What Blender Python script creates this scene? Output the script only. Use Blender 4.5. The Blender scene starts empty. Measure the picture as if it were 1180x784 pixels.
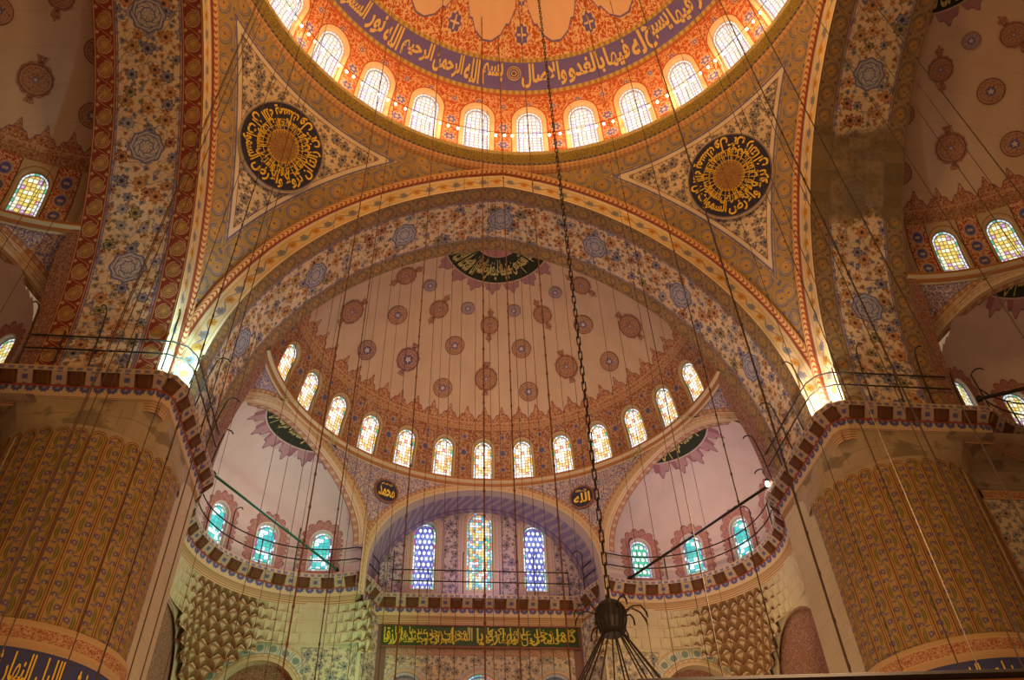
import bpy, math, random
import numpy as np
from mathutils import Matrix, Vector
random.seed(5)
PI = math.pi
SC = bpy.context.scene
COL = SC.collection

# ------------------------------------------------------------------ camera, world, exposure
F_PX, YAW, PITCH, ROLL = 928.13, 0.127017, 0.757762, -0.038712
CAM = Vector((-2.699, -9.874, 1.6))
fw = Vector((math.sin(YAW)*math.cos(PITCH), math.cos(YAW)*math.cos(PITCH), math.sin(PITCH)))
rt = Vector((math.cos(YAW), -math.sin(YAW), 0)); up = rt.cross(fw)
r2 = math.cos(ROLL)*rt + math.sin(ROLL)*up; u2 = -math.sin(ROLL)*rt + math.cos(ROLL)*up
cd = bpy.data.cameras.new('camera'); cam = bpy.data.objects.new('camera', cd); COL.objects.link(cam)
cam.matrix_world = Matrix(((r2.x, u2.x, -fw.x, CAM.x), (r2.y, u2.y, -fw.y, CAM.y), (r2.z, u2.z, -fw.z, CAM.z), (0, 0, 0, 1)))
cd.sensor_width = 36; cd.lens = F_PX*36/1180; cd.clip_end = 300; cd.clip_start = .05
SC.camera = cam
SC.view_settings.view_transform = 'Standard'; SC.view_settings.look = 'None'
SC.view_settings.gamma = 1; SC.view_settings.use_curve_mapping = False
SC.view_settings.exposure = 0.28
w = bpy.data.worlds.new('world'); SC.world = w; w.use_nodes = True
w.node_tree.nodes['Background'].inputs[0].default_value = (1.0, .62, .34, 1)
w.node_tree.nodes['Background'].inputs[1].default_value = .22

def light(kind, loc, energy, color, radius=.3, target=None, size=None, spot=None, blend=.6):
    l = bpy.data.lights.new(kind.lower()+'_light', kind); l.energy = energy; l.color = color
    if kind == 'AREA':
        l.shape = 'RECTANGLE'; l.size, l.size_y = size
    else: l.shadow_soft_size = radius
    if kind == 'SPOT': l.spot_size = math.radians(spot); l.spot_blend = blend
    o = bpy.data.objects.new(l.name, l); COL.objects.link(o); o.location = loc
    if target is not None:
        o.rotation_euler = (Vector(target)-Vector(loc)).to_track_quat('-Z', 'Y').to_euler()
    return o

ZS = 19.29
# chandelier light rings hanging low over the carpet light the whole hall from below
for lx, ly, le in ((-8, -6, 420), (8, -6, 420), (-8, 3, 420), (8, 3, 420), (0, -5, 460), (0, 9, 420), (-7, 11, 200), (7, 11, 200)):
    light('POINT', (lx, ly, 4.6), le*1.15, (1, .68, .40), radius=.9)
for lx, ly, le in ((-3.5, 18, 330), (3.5, 18, 330), (0, 22, 160)):
    light('POINT', (lx, ly, 5.0), le, (1, .70, .46), radius=.8)
for s in (-1, 1):
    light('POINT', (s*8.6, 21.0, 21.0), 210, (.86, .72, .95), radius=1.0)
light('POINT', (0, -3, 30.5), 2700, (1, .60, .16), radius=1.2)  # added gold light for the pendentives and archivolts; no lamp hangs here
light('POINT', (0, 25.6, 20.4), 110, (.80, .68, 1), radius=.6)
light('SPOT', (-3.5, 19.5, 13.0), 1100, (.38, 1, .55), radius=.4, target=(-9.2, 24.5, 16.8), spot=110)
light('SPOT', (7.6, 18.6, 12.5), 700, (1, .80, .42), radius=.4, target=(9.6, 24.2, 16.5), spot=110)
light('POINT', (0, 20, 24.5), 520, (1, .72, .52), radius=1.5)
# floodlights at the inner pier corners
light('SPOT', (-10.75, 10.95, 19.5), 950, (.42, .88, 1), radius=.12, target=(-12.0, 12.1, 21.0), spot=120)
light('SPOT', (10.75, 10.95, 19.5), 620, (1, .93, .80), radius=.12, target=(12.0, 12.1, 21.0), spot=120)

# ------------------------------------------------------------------ node expression helper
class V:
    def __init__(s, g, k): s.g, s.k = g, k
    def _o(s, op, *a): return s.g.m(op, s, *a)
    def __add__(s, o): return s._o('ADD', o)
    __radd__ = __add__
    def __sub__(s, o): return s._o('SUBTRACT', o)
    def __rsub__(s, o): return s.g.m('SUBTRACT', o, s)
    def __mul__(s, o): return s._o('MULTIPLY', o)
    __rmul__ = __mul__
    def __truediv__(s, o): return s._o('DIVIDE', o)
    def __rtruediv__(s, o): return s.g.m('DIVIDE', o, s)
    def __neg__(s): return s._o('MULTIPLY', -1)

class G:
    def __init__(s, name, rough=.75, spec=.25):
        s.mat = bpy.data.materials.new(name); s.mat.use_nodes = True
        s.t = s.mat.node_tree; s.b = s.t.nodes['Principled BSDF']
        s.b.inputs['Roughness'].default_value = rough
        s.b.inputs['Specular IOR Level'].default_value = spec
        s.cache = {}
    def new(s, typ): return s.t.nodes.new(typ)
    def put(s, sock, v):
        if isinstance(v, V): s.t.links.new(v.k, sock)
        elif isinstance(v, tuple) and len(v) == 3 and sock.type == 'RGBA': sock.default_value = (*v, 1)
        else: sock.default_value = v
    def m(s, op, *a):
        n = s.new('ShaderNodeMath'); n.operation = op
        for i, x in enumerate(a): s.put(n.inputs[i], x)
        return V(s, n.outputs[0])
    def uv(s, name='UV'):
        if name not in s.cache:
            n = s.new('ShaderNodeUVMap'); n.uv_map = name
            q = s.new('ShaderNodeSeparateXYZ'); s.t.links.new(n.outputs[0], q.inputs[0])
            s.cache[name] = (V(s, q.outputs[0]), V(s, q.outputs[1]))
        return s.cache[name]
    def vec(s, x, y, z=0.0):
        n = s.new('ShaderNodeCombineXYZ')
        for i, a in enumerate((x, y, z)): s.put(n.inputs[i], a)
        return V(s, n.outputs[0])
    def fr(s, a): return s.m('FRACT', a)
    def fl(s, a): return s.m('FLOOR', a)
    def ab(s, a): return s.m('ABSOLUTE', a)
    def mn(s, a, b): return s.m('MINIMUM', a, b)
    def mx(s, a, b): return s.m('MAXIMUM', a, b)
    def sin(s, a): return s.m('SINE', a)
    def cos(s, a): return s.m('COSINE', a)
    def hyp(s, a, b): return s.m('SQRT', a*a+b*b)
    def at(s, y, x): return s.m('ARCTAN2', y, x)
    def lt(s, a, b, e=.01):          # soft a<b
        n = s.new('ShaderNodeMapRange'); s.put(n.inputs[0], (a-b) if isinstance(a, V) else -1*(b-a))
        n.inputs[1].default_value = -e; n.inputs[2].default_value = e
        n.inputs[3].default_value = 1; n.inputs[4].default_value = 0
        return V(s, n.outputs[0])
    def band(s, a, lo, hi, e=.01): return s.lt(lo, a, e)*s.lt(a, hi, e) if isinstance(lo, V) else (1-s.lt(a, lo, e))*s.lt(a, hi, e)
    def rep(s, u, L): return (s.fr(u/L)-.5)*L           # centred repeat
    def mix(s, f, a, b):
        n = s.new('ShaderNodeMix'); n.data_type = 'RGBA'
        s.put(n.inputs[0], f); s.put(n.inputs[6], a); s.put(n.inputs[7], b)
        return V(s, n.outputs[2])
    def ramp(s, f, cols):
        n = s.new('ShaderNodeValToRGB'); n.color_ramp.interpolation = 'CONSTANT'
        el = n.color_ramp.elements
        while len(el) < len(cols): el.new(.5)
        for i, c in enumerate(cols):
            el[i].position = i/len(cols); el[i].color = (*c, 1)
        s.put(n.inputs[0], f); return V(s, n.outputs[0])
    def noise(s, vec, scale, detail=2, col=False):
        n = s.new('ShaderNodeTexNoise'); n.noise_dimensions = '2D' if not col else '3D'
        s.put(n.inputs['Vector'], vec); n.inputs['Scale'].default_value = scale; n.inputs['Detail'].default_value = detail
        return V(s, n.outputs['Fac'])
    def rnd(s, x, y):
        n = s.new('ShaderNodeTexWhiteNoise'); n.noise_dimensions = '2D'; s.put(n.inputs['Vector'], s.vec(x, y)); return V(s, n.outputs['Value'])
    def vor(s, x, y, scale, rand=.7):
        n = s.new('ShaderNodeTexVoronoi'); n.voronoi_dimensions = '2D'
        s.put(n.inputs['Vector'], s.vec(x, y)); n.inputs['Scale'].default_value = scale; n.inputs['Randomness'].default_value = rand
        q = s.new('ShaderNodeSeparateXYZ'); s.t.links.new(n.outputs['Position'], q.inputs[0])
        c = s.new('ShaderNodeSeparateColor'); s.t.links.new(n.outputs['Color'], c.inputs[0])
        px, py = V(s, q.outputs[0]), V(s, q.outputs[1])
        return V(s, n.outputs['Distance']), x-px, y-py, V(s, c.outputs[0]), V(s, c.outputs[1])
    def edge(s, x, y, scale, rand=.7):
        n = s.new('ShaderNodeTexVoronoi'); n.voronoi_dimensions = '2D'; n.feature = 'DISTANCE_TO_EDGE'
        s.put(n.inputs['Vector'], s.vec(x, y)); n.inputs['Scale'].default_value = scale; n.inputs['Randomness'].default_value = rand
        return V(s, n.outputs['Distance'])
    def done(s, col, emit=None, bump=None, bs=.02):
        s.put(s.b.inputs['Base Color'], col)
        if emit is not None:
            s.put(s.b.inputs['Emission Color'], col); s.b.inputs['Emission Strength'].default_value = emit
        if bump is not None:
            n = s.new('ShaderNodeBump'); n.inputs['Strength'].default_value = .6; n.inputs['Distance'].default_value = bs
            s.put(n.inputs['Height'], bump); s.t.links.new(n.outputs[0], s.b.inputs['Normal'])
        return s.mat

# ---- motif builders: take coordinates in metres, return (mask, colour) layers over a ground
CREAM = (.60, .44, .27); BLUE = (.095, .10, .165); ORANGE = (.34, .135, .035); OLIVE = (.13, .11, .035)
RED = (.28, .045, .018); BROWN = (.13, .05, .02); GREY = (.19, .19, .23); GOLD = (.52, .29, .06); INK = (.03, .025, .05)
def floral(g, u, v, ground, cols, scale=1.0, stem=BLUE):
    nz = g.noise(g.vec(u, v), 2.1*scale, 1)
    vine = g.lt(g.ab(nz-.5), .012, .006)
    nz2 = g.noise(g.vec(u+7.3, v), 3.3*scale, 1)
    vine2 = g.lt(g.ab(nz2-.47), .013, .006)
    c = g.mix(g.mx(vine, vine2)*.75, ground, stem)
    for sc, rad, k, pet, cs in ((4.6*scale, .27, 0, 3, cols), (2.3*scale, .30, 3.7, 7, cols)):
        d, dx, dy, r, r2_ = g.vor(u+k, v+k, sc, .8)
        a = g.at(dy, dx)
        R = rad*(1+.20*g.cos(a*pet+r*6))*(.75+.5*r2_)
        fl = g.lt(d, R, .03)
        colr = g.ramp(r, cs)
        c = g.mix(fl, c, colr)
        ring = g.band(d, R*.52, R*.66, .02)
        c = g.mix(ring*.7, c, ground)
        c = g.mix(g.lt(d, R*.25, .02), c, INK)
    return c
def scroll(g, u, v, wd, ground, line, fill, flower):
    """band of C-scrolls; v runs 0..wd"""
    L = wd*1.15
    x = g.rep(u, L); y = v-wd/2; r = g.hyp(x, y*1.15); a = g.at(y, x)
    idx = g.fl(u/L); alt = g.fr(idx/2)*4-1
    c = g.mix(g.lt(r, wd*.31*(1+.06*g.cos(a*14)), .015), ground, line)
    c = g.mix(g.lt(r, wd*.27*(1+.07*g.cos(a*14)), .015), c, fill)
    c = g.mix(g.band(r, wd*.185, wd*.205, .01), c, line)
    c = g.mix(g.band(r, wd*.36, wd*.42, .015)*g.lt(g.cos(a+alt*.8), .75, .1), c, line)
    c = g.mix(g.lt(r, wd*(.17), .015)*g.lt(.35, g.rnd(idx, 3.1)), c, flower)
    c = g.mix(g.lt(r, wd*.16*(1+.25*g.cos(a*6)), .015), c, flower)
    c = g.mix(g.lt(r, wd*.06, .01), c, line)
    x2 = g.rep(u+L/2, L)
    tri = g.lt(g.ab(g.ab(y)-wd*.33)+g.ab(x2), wd*.10, .01)
    c = g.mix(tri, c, line)
    swirl = g.lt(g.ab(y-wd*.30*g.sin(u*2*PI/L)), .02, .01)
    c = g.mix(swirl*.8, c, line)
    e = g.mn(v, wd-v)
    c = g.mix(g.band(e, .03, .06, .008), c, line)
    return c
def arabesque(g, u, v, ground, vine, scale=1.0):
    n1 = g.noise(g.vec(u, v), 4.2*scale, 1.5); n2 = g.noise(g.vec(u+31, v-9), 5.2*scale, 1.5)
    m = g.mx(g.lt(g.ab(n1-.5), .032, .014), g.lt(g.ab(n2-.5), .030, .014))
    c = g.mix(m, ground, vine)
    d, dx, dy, r, q = g.vor(u, v, 5*scale, .9)
    return g.mix(g.lt(d, .16, .03), c, vine)
def vines(g, u, v, ground, vine, scale=1.0): return arabesque(g, u, v, ground, vine, scale)
def damage(g, c, u, v, amt=.56, col=(.20, .13, .065)):
    n = g.noise(g.vec(u, v), .35, 4)
    return g.mix(g.lt(amt, n, .03)*.75, c, col)
def age(g, c, u, v):
    n = g.noise(g.vec(u, v), .8, 5)
    n2 = g.m('MULTIPLY_ADD', n, .5, .72)
    h = g.new('ShaderNodeMix'); h.data_type = 'RGBA'; h.blend_type = 'MULTIPLY'
    h.inputs[0].default_value = 1
    g.put(h.inputs[6], c); g.t.links.new(g.vec(n2, n2, n2).k, h.inputs[7])
    return V(g, h.outputs[2])

MATS = {}
def mat(name, fn=None, rough=.8):
    if name not in MATS:
        g = G(name, rough); MATS[name] = fn(g) or g.mat
    return MATS[name]
def plain(name, col, rough=.7, metal=0, emit=None):
    if name in MATS: return MATS[name]
    g = G(name, rough); g.b.inputs['Base Color'].default_value = (*col, 1); g.b.inputs['Metallic'].default_value = metal
    if emit: g.b.inputs['Emission Color'].default_value = (*col, 1); g.b.inputs['Emission Strength'].default_value = emit
    MATS[name] = g.mat; return g.mat

COLS_A = [ORANGE, BLUE, OLIVE, ORANGE, GREY, (.22, .06, .02), BLUE, (.30, .15, .04)]
COLS_B = [(.13, .10, .13), (.10, .085, .12), BROWN, (.12, .10, .10), (.16, .11, .09)]
def m_soffit(g, dmg=None, red=False):
    u, v = g.uv(); a, b = .75, 3.8
    gr = (.20, .03, .015) if red else (.27, .17, .075); ln = (.42, .27, .11) if red else (.12, .07, .04)
    fi = (.22, .10, .03) if red else (.34, .22, .10)
    s1 = scroll(g, u, v, a, gr, ln, fi, (.40, .20, .04)); s2 = scroll(g, u+.3, v-(b-a), a, gr, ln, fi, (.40, .20, .04))
    f = floral(g, u, v, CREAM, COLS_A, .66)
    # octagonal strapwork medallions down the middle of the field
    x = g.rep(u+4.75/2, 4.75); y = v-1.9; r = g.hyp(x, y); an = g.at(y, x)
    R = .62*(1+.05*g.cos(an*8))
    kn = g.mx(g.lt(g.ab(g.sin(an*4+g.cos(r*22)*1.2)), .30, .08)*g.lt(.10, r, .01), g.mx(g.band(r, .22, .26, .01), g.band(r, .42, .46, .01)))*g.lt(r, .54, .01)
    md = g.mix(kn, (.36, .33, .33) if not red else (.42, .36, .30), (.10, .11, .20))
    md = g.mix(g.band(r, R*.88, R*1.0, .01), md, (.12, .12, .22))
    f = g.mix(g.lt(r, R, .01), f, md)
    e = g.mn(v-a, (b-a)-v)
    f = g.mix(g.band(e, .05, .09, .008), f, (.12, .11, .20)); f = g.mix(g.lt(e, .03, .008), f, (.16, .12, .20))
    c = g.mix(g.lt(v, a, .004), f, s1); c = g.mix(g.lt(b-a, v, .004), c, s2)
    c = age(g, c, u, v)
    if dmg:
        n = g.noise(g.vec(u, v), .9, 4)
        inside = g.lt(g.ab(u-dmg[0])+(n-.5)*2.0, dmg[1], .25)
        blk = g.rnd(g.fl(u/.45), g.fl(v/.75))
        c = g.mix(inside*.85, c, g.mix(blk, (.22, .15, .07), (.12, .085, .035)))
    return g.done(c)
def m_archivolt(g):
    u, v = g.uv(); wd = .85
    L = .62; x = g.rep(u, L); y = v-.40; idx = g.fl(u/L)
    a = g.at(y, x); r = g.hyp(x, y); R = .17*(1+.15*g.cos(a*6))
    c = g.mix(g.band(g.ab(y), .0, .27, .01), (.66, .49, .28), (.60, .42, .21))
    c = g.mix(g.band(g.ab(y), .27, .29, .006), c, (.30, .18, .08))
    c = g.mix(g.lt(g.ab(y-.14*g.sin(u*PI/L)), .03, .012), c, GREY)
    c = g.mix(g.lt(r, R, .012), c, g.mix(g.lt(g.fr(idx/2), .25), GREY, (.50, .22, .03)))
    c = g.mix(g.lt(r, .06, .01), c, (.22, .14, .05))
    return g.done(age(g, c, u, v))
def m_cable(g):
    u, v = g.uv()
    w_ = g.lt(g.ab(g.rep(u+.25*g.sin(v*16), .22)), .045, .02)
    c = g.mix(w_, (.62, .40, .18), (.34, .07, .03)); c = g.mix(g.lt(v, .05, .01), c, (.25, .05, .02))
    return g.done(c)
def m_pend(g):
    u, v = g.uv(); s, d = g.uv('edge')
    B = .95
    sc = scroll(g, s, d, B, (.36, .22, .075), (.12, .13, .21), (.46, .28, .08), (.50, .25, .04))
    f = floral(g, u, v, (.60, .46, .30), [(.14, .12, .13), (.11, .10, .13), (.16, .12, .10), (.12, .11, .15)], .85, (.30, .12, .05))
    c = g.mix(g.lt(d, B, .01), f, sc)
    c = g.mix(g.band(d, B+.02, B+.10, .01), c, (.14, .12, .22))
    c = g.mix(g.band(d, B+.10, B+.26, .01), c, (.62, .50, .36)); c = g.mix(g.band(d, B+.26, B+.29, .008), c, (.25, .07, .05))
    return g.done(age(g, c, u, v))
def m_drum_red(g, n=28, plas=(.62, .30, .13), red=(.42, .075, .018)):
    u, v = g.uv()
    c = arabesque(g, u, v, red, plas, .80)
    # blue rosettes scattered on a grid between the windows
    U = 2*PI*10/28
    for (ou, vv, R) in ((U/2, 1.1, .26), (U/2, 2.2, .24), (U/2, 3.35, .13), (0, 3.45, .15), (U/4, 3.0, .10), (-U/4, 3.0, .10)):
        x = g.rep(u+ou, U); y = v-vv; r = g.hyp(x, y); a = g.at(y, x)
        m = g.lt(r, R*(1+.15*g.cos(a*6)), .012)
        c = g.mix(m, c, (.55, .32, .22)); c = g.mix(g.lt(r, R*.75*(1+.25*g.cos(a*6)), .012), c, (.13, .10, .26))
        c = g.mix(g.lt(r, R*.3, .01), c, (.60, .36, .22))
    return g.done(c)
def m_dome(g):
    """main dome above the drum: v is height z, u is angle*10"""
    u, z = g.uv()
    pink = (.62, .36, .20); red = (.42, .08, .02)
    nz = g.noise(g.vec(u, z), 1.5, 4)
    c = g.mix(nz, (.60, .35, .20), (.66, .40, .24))
    L = 2*PI*10/16
    x = g.rep(u+1.1, L)
    ax = g.ab(x)
    lob = 40.10+.22*g.lt(ax, 1.50, .22)+.35*g.lt(ax, 1.10, .15)+.40*g.lt(ax, .62, .16)+5*g.lt(ax, .30, .12)
    c = g.mix(g.lt(z, lob, .01), c, (.13, .09, .22)); 
    c2 = arabesque(g, u*.85, z, red, (.66, .40, .20), .80)
    for (ox, zz, rx, ry) in ((0, 40.35, .34, .30), (0, 41.3, .22, .14)):
        xx = g.rep(u+1.1+ox, L)/rx; yy = (z-zz)/ry; r = g.hyp(xx, yy); a = g.at(yy, xx)
        c2 = g.mix(g.lt(r, 1.25, .05), c2, (.66, .40, .20)); c2 = g.mix(g.lt(r, 1.05*(1+.12*g.cos(a*8)), .05), c2, (.13, .09, .24))
        c2 = g.mix(g.lt(g.ab(g.sin(a*2))*r, .22, .06)*g.lt(r, .8, .05), c2, (.66, .40, .20))
    c = g.mix(g.lt(z, lob-.07, .01), c, c2)
    gold = g.mix(g.lt(g.ab(g.rep(u, .3)), .07, .03), (.48, .30, .07), (.30, .17, .05))
    c = g.mix(g.lt(z, 39.55, .01), c, gold); c = g.mix(g.lt(z, 39.4, .01), c, (.14, .095, .26))
    c = g.mix(g.lt(z, 38.25, .01), c, gold); c = g.mix(g.lt(z, 38.08, .01), c, (.40, .09, .03))
    return g.done(c)
def m_semi(g, cool=False):
    u, z = g.uv(); X, Y = g.uv('plan')
    r = g.hyp(X, Y); a = g.at(X, Y)
    nz = g.noise(g.vec(X, Y), .9, 5)
    c = g.mix(nz, (.40, .27, .17), (.50, .35, .24))
    c = g.mix(g.lt(g.ab(g.rep(X+.2*nz, 1.1)), .010, .006)*.35, c, (.25, .15, .09))
    L = 2*PI*10/28*.5*12.22/12.857
    x = g.rep(u+L/2, L)
    lob = 28.30+.42*g.m('POWER', g.ab(g.cos(x*PI/L)), 3.0)+.07*g.cos(x*6*PI/L)
    c = g.mix(g.lt(z, lob, .01), c, (.16, .07, .08))
    f = arabesque(g, u, z, (.24, .07, .03), (.44, .25, .13), 1.3)
    c = g.mix(g.lt(z, lob-.05, .01), c, f)
    c = g.mix(g.band(z, 28.05, 28.10, .01), c, (.40, .24, .12))
    # apex plaque: fringe, dark board, purple boss
    fr = 2.70+.48*g.m('POWER', g.ab(g.cos(a*9)), 1.4)+.08*g.cos(a*54)
    c = g.mix(g.lt(r, fr, .015), c, (.15, .08, .10))
    fill = g.mix(g.lt(g.hyp(g.rep(a*2.85, .995), r-2.87), .13, .02), (.26, .13, .13), (.36, .22, .17))
    c = g.mix(g.lt(r, fr-.05, .015), c, fill)
    c = g.mix(g.lt(r, 2.62, .01), c, (.40, .27, .18)); c = g.mix(g.lt(r, 2.56, .01), c, (.012, .016, .006))
    c = g.mix(g.lt(r, 1.05, .01), c, (.36, .22, .16)); c = g.mix(g.lt(r, 1.0, .01), c, arabesque(g, X, Y, (.24, .09, .09), (.36, .20, .17), 2.0))
    return g.done(c)
def m_semi_drum(g):
    u, v = g.uv(); c = arabesque(g, u, v, (.21, .062, .024), (.37, .22, .12), 1.0)
    U = 2*PI*10/28*12.22/12.857
    for (ou, vv, R) in ((0, .8, .15), (0, 1.7, .20), (0, 2.5, .13), (U/2, 2.7, .08)):
        x = g.rep(u+ou, U); y = v-vv; r = g.hyp(x, y); a = g.at(y, x)
        c = g.mix(g.lt(r, R*(1+.2*g.cos(a*6)), .015), c, (.34, .20, .15)); c = g.mix(g.lt(r, R*.7, .015), c, (.08, .075, .16))
    c = g.mix(g.lt(2.82, v, .01), c, scroll(g, u, v-2.82, .22, (.24, .09, .04), (.40, .24, .12), (.30, .15, .07), (.34, .14, .05)))
    return g.done(c)
def m_side_drum(g):
    u, v = g.uv(); U = 10*math.radians(12.4)
    x = g.rep(u, U); c = arabesque(g, u, v, (.30, .035, .015), (.52, .34, .17), 1.2)
    for vv in (.6, 1.35, 2.1):
        r = g.hyp(x, (v-vv)*.85); c = g.mix(g.lt(r, .27, .01), c, (.40, .24, .16)); c = g.mix(g.lt(r, .20, .03), c, (.07, .07, .20))
        c = g.mix(g.lt(g.hyp(g.ab(x)-.05, v-vv), .06, .02), c, (.42, .30, .22))
    e = g.ab(g.ab(x)-.42)
    c = g.mix(g.lt(.42, g.ab(x), .01), c, (.40, .27, .14)); c = g.mix(g.lt(e, .02, .008), c, (.05, .03, .03))
    c = g.mix(g.lt(2.65, v, .01), c, arabesque(g, u, v, (.20, .07, .03), (.36, .21, .10), 1.3))
    return g.done(c)
def m_spandrel(g):
    u, v = g.uv()
    c = arabesque(g, u, v, (.135, .11, .20), (.50, .36, .26), 1.5)
    c = g.mix(g.lt(g.ab(g.rep(v, 6.1)+.0), .30, .01), c, arabesque(g, u, v, (.24, .09, .04), (.42, .25, .13), 1.6))
    return g.done(c)
def m_rim(g, cols=((.50, .33, .17), (.33, .15, .07), (.42, .28, .15))):
    """mouldings round an opening: u along, v across 0..1"""
    s, t = g.uv()
    c = g.mix(g.lt(t, .45, .02), cols[1], cols[0]); c = g.mix(g.band(t, .45, .50, .01), c, (.12, .05, .04))
    k = g.lt(g.ab(g.rep(s, .26)), .05, .02)*g.lt(.52, t, .02)*g.lt(t, .9, .02)
    c = g.mix(k, c, cols[2]); c = g.mix(g.lt(.93, t, .01), c, (.16, .08, .06)); c = g.mix(g.band(t, .2, .24, .01), c, (.25, .13, .07))
    return g.done(c)
def m_lilac(g):
    s, t = g.uv()
    c = g.mix(g.lt(g.ab(g.rep(s+.3*g.sin(t*6), .5)), .10, .03), (.19, .14, .20), (.30, .22, .21))
    c = g.mix(g.lt(t, .25, .02), c, (.40, .30, .23)); c = g.mix(g.band(t, .8, .84, .01), c, (.12, .06, .14))
    return g.done(c)
def m_qibla(g):
    u, v = g.uv()
    c = floral(g, u, v, (.48, .36, .34), [(.16, .12, .20), (.14, .12, .12), (.20, .14, .14), (.17, .12, .22)], .8, (.15, .11, .18))
    return g.done(c)
def m_exedra(g):
    s, z = g.uv(); X, Y = g.uv('plan'); r = g.hyp(X, Y); a = g.at(X, Y)
    nz = g.noise(g.vec(s, z), 1.2, 4)
    c = g.mix(nz, (.46, .34, .27), (.54, .41, .34))
    fr = 2.62+.50*g.m('POWER', g.ab(g.cos(a*9)), 1.4)+.09*g.cos(a*54)
    top = g.lt(23, z, .01)
    c = g.mix(g.lt(r, fr, .015)*top, c, (.15, .08, .11)); c = g.mix(g.lt(r, fr-.06, .015)*top, c, g.mix(g.lt(g.ab(g.fr(a*10/PI)-.5), .2, .05), (.34, .18, .17), (.26, .10, .11)))
    pal = g.lt(g.hyp(g.rep(a*2.75, 2.75*PI/9), (r-2.78)*.8), .11, .02)
    c = g.mix(pal*top, c, (.42, .30, .24)); c = g.mix(g.lt(r, 2.48, .01)*top, c, (.44, .32, .24)); c = g.mix(g.lt(r, 2.42, .01)*top, c, (.02, .022, .01))
    c = g.mix(g.lt(r, 1.15, .01)*top, c, (.38, .26, .22)); c = g.mix(g.lt(r, 1.08, .01)*top, c, (.28, .14, .18))
    return g.done(c)
def m_halo(g):
    s, t = g.uv()
    k = .66+.32*g.m('POWER', g.ab(g.cos(s*PI/.24)), 1.2)
    pl = (.48, .35, .28)
    c = g.mix(g.lt(t, k, .02), pl, arabesque(g, s, t, (.28, .09, .07), (.42, .24, .18), 2.2))
    c = g.mix(g.lt(g.ab(t-k), .04, .02), c, (.16, .05, .06)); c = g.mix(g.lt(t, .12, .01), c, (.52, .42, .34))
    return g.done(c)
def m_peach(g):
    s, t = g.uv(); c = g.mix(g.lt(t, .72, .02), (.40, .07, .02), (.72, .46, .24)); return g.done(c)
def m_tan(g):
    s, t = g.uv(); c = g.mix(g.lt(t, .75, .02), (.16, .07, .04), (.40, .27, .13)); return g.done(c)
def m_stone(g):
    u, v = g.uv()
    n = g.noise(g.vec(u, v), 1.1, 5)
    c = g.mix(n, (.24, .17, .09), (.42, .31, .17))
    br = g.lt(g.mn(g.ab(g.rep(v, .62)), g.ab(g.rep(u+.6*g.fr(g.fl(v/.62)/2), 1.2))), .012, .006)
    c = g.mix(br*.5, c, (.12, .08, .04))
    c = g.mix(g.lt(.60, g.noise(g.vec(u+5, v*1.6), .7, 4), .03)*.6, c, (.10, .07, .035))
    return g.done(c)
def m_corbel(g):      # underside of cornice: brown niches between blue rosettes
    s, t = g.uv()
    L = 1.05; x = g.rep(s, L); y = t-.5
    c = g.mix(g.lt(g.ab(x), .29, .01), (.38, .27, .17), (.11, .040, .012))
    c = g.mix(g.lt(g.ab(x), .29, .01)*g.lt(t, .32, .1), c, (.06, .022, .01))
    x2 = g.rep(s+L/2, L); r = g.hyp(x2, g.rep(y+.25, .5)*.55)
    c = g.mix(g.lt(r, .10*(1+.2*g.cos(g.at(y, x2)*6)), .015), c, (.085, .085, .20))
    c = g.mix(g.lt(t, .06, .01), c, (.45, .32, .18)); c = g.mix(g.lt(.93, t, .01), c, (.30, .05, .02))
    return g.done(c)
def m_palm(g):        # row of blue palmettes
    s, t = g.uv(); L = .42; x = g.rep(s, L); y = t-.1
    a = g.at(y*.45, x); r = g.hyp(x, (t-.12)*.42)
    c = g.mix(g.lt(r, .175*(1+.13*g.cos(a*10)), .012), (.50, .35, .19), (.075, .075, .19))
    c = g.mix(g.lt(r, .06, .012), c, (.25, .17, .16))
    c = g.mix(g.lt(.92, t, .01), c, (.28, .13, .05))
    return g.done(c)
def m_lip(g):
    s, t = g.uv(); c = g.mix(g.lt(g.ab(g.rep(s, .30)), .09, .02)*g.lt(.3, t, .05), (.44, .30, .17), (.15, .13, .20)); return g.done(c)
def m_fillet(g):
    s, t = g.uv(); c = g.mix(g.lt(g.ab(g.rep(t, .4)), .10, .02), (.50, .37, .20), (.30, .12, .04)); return g.done(c)
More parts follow.
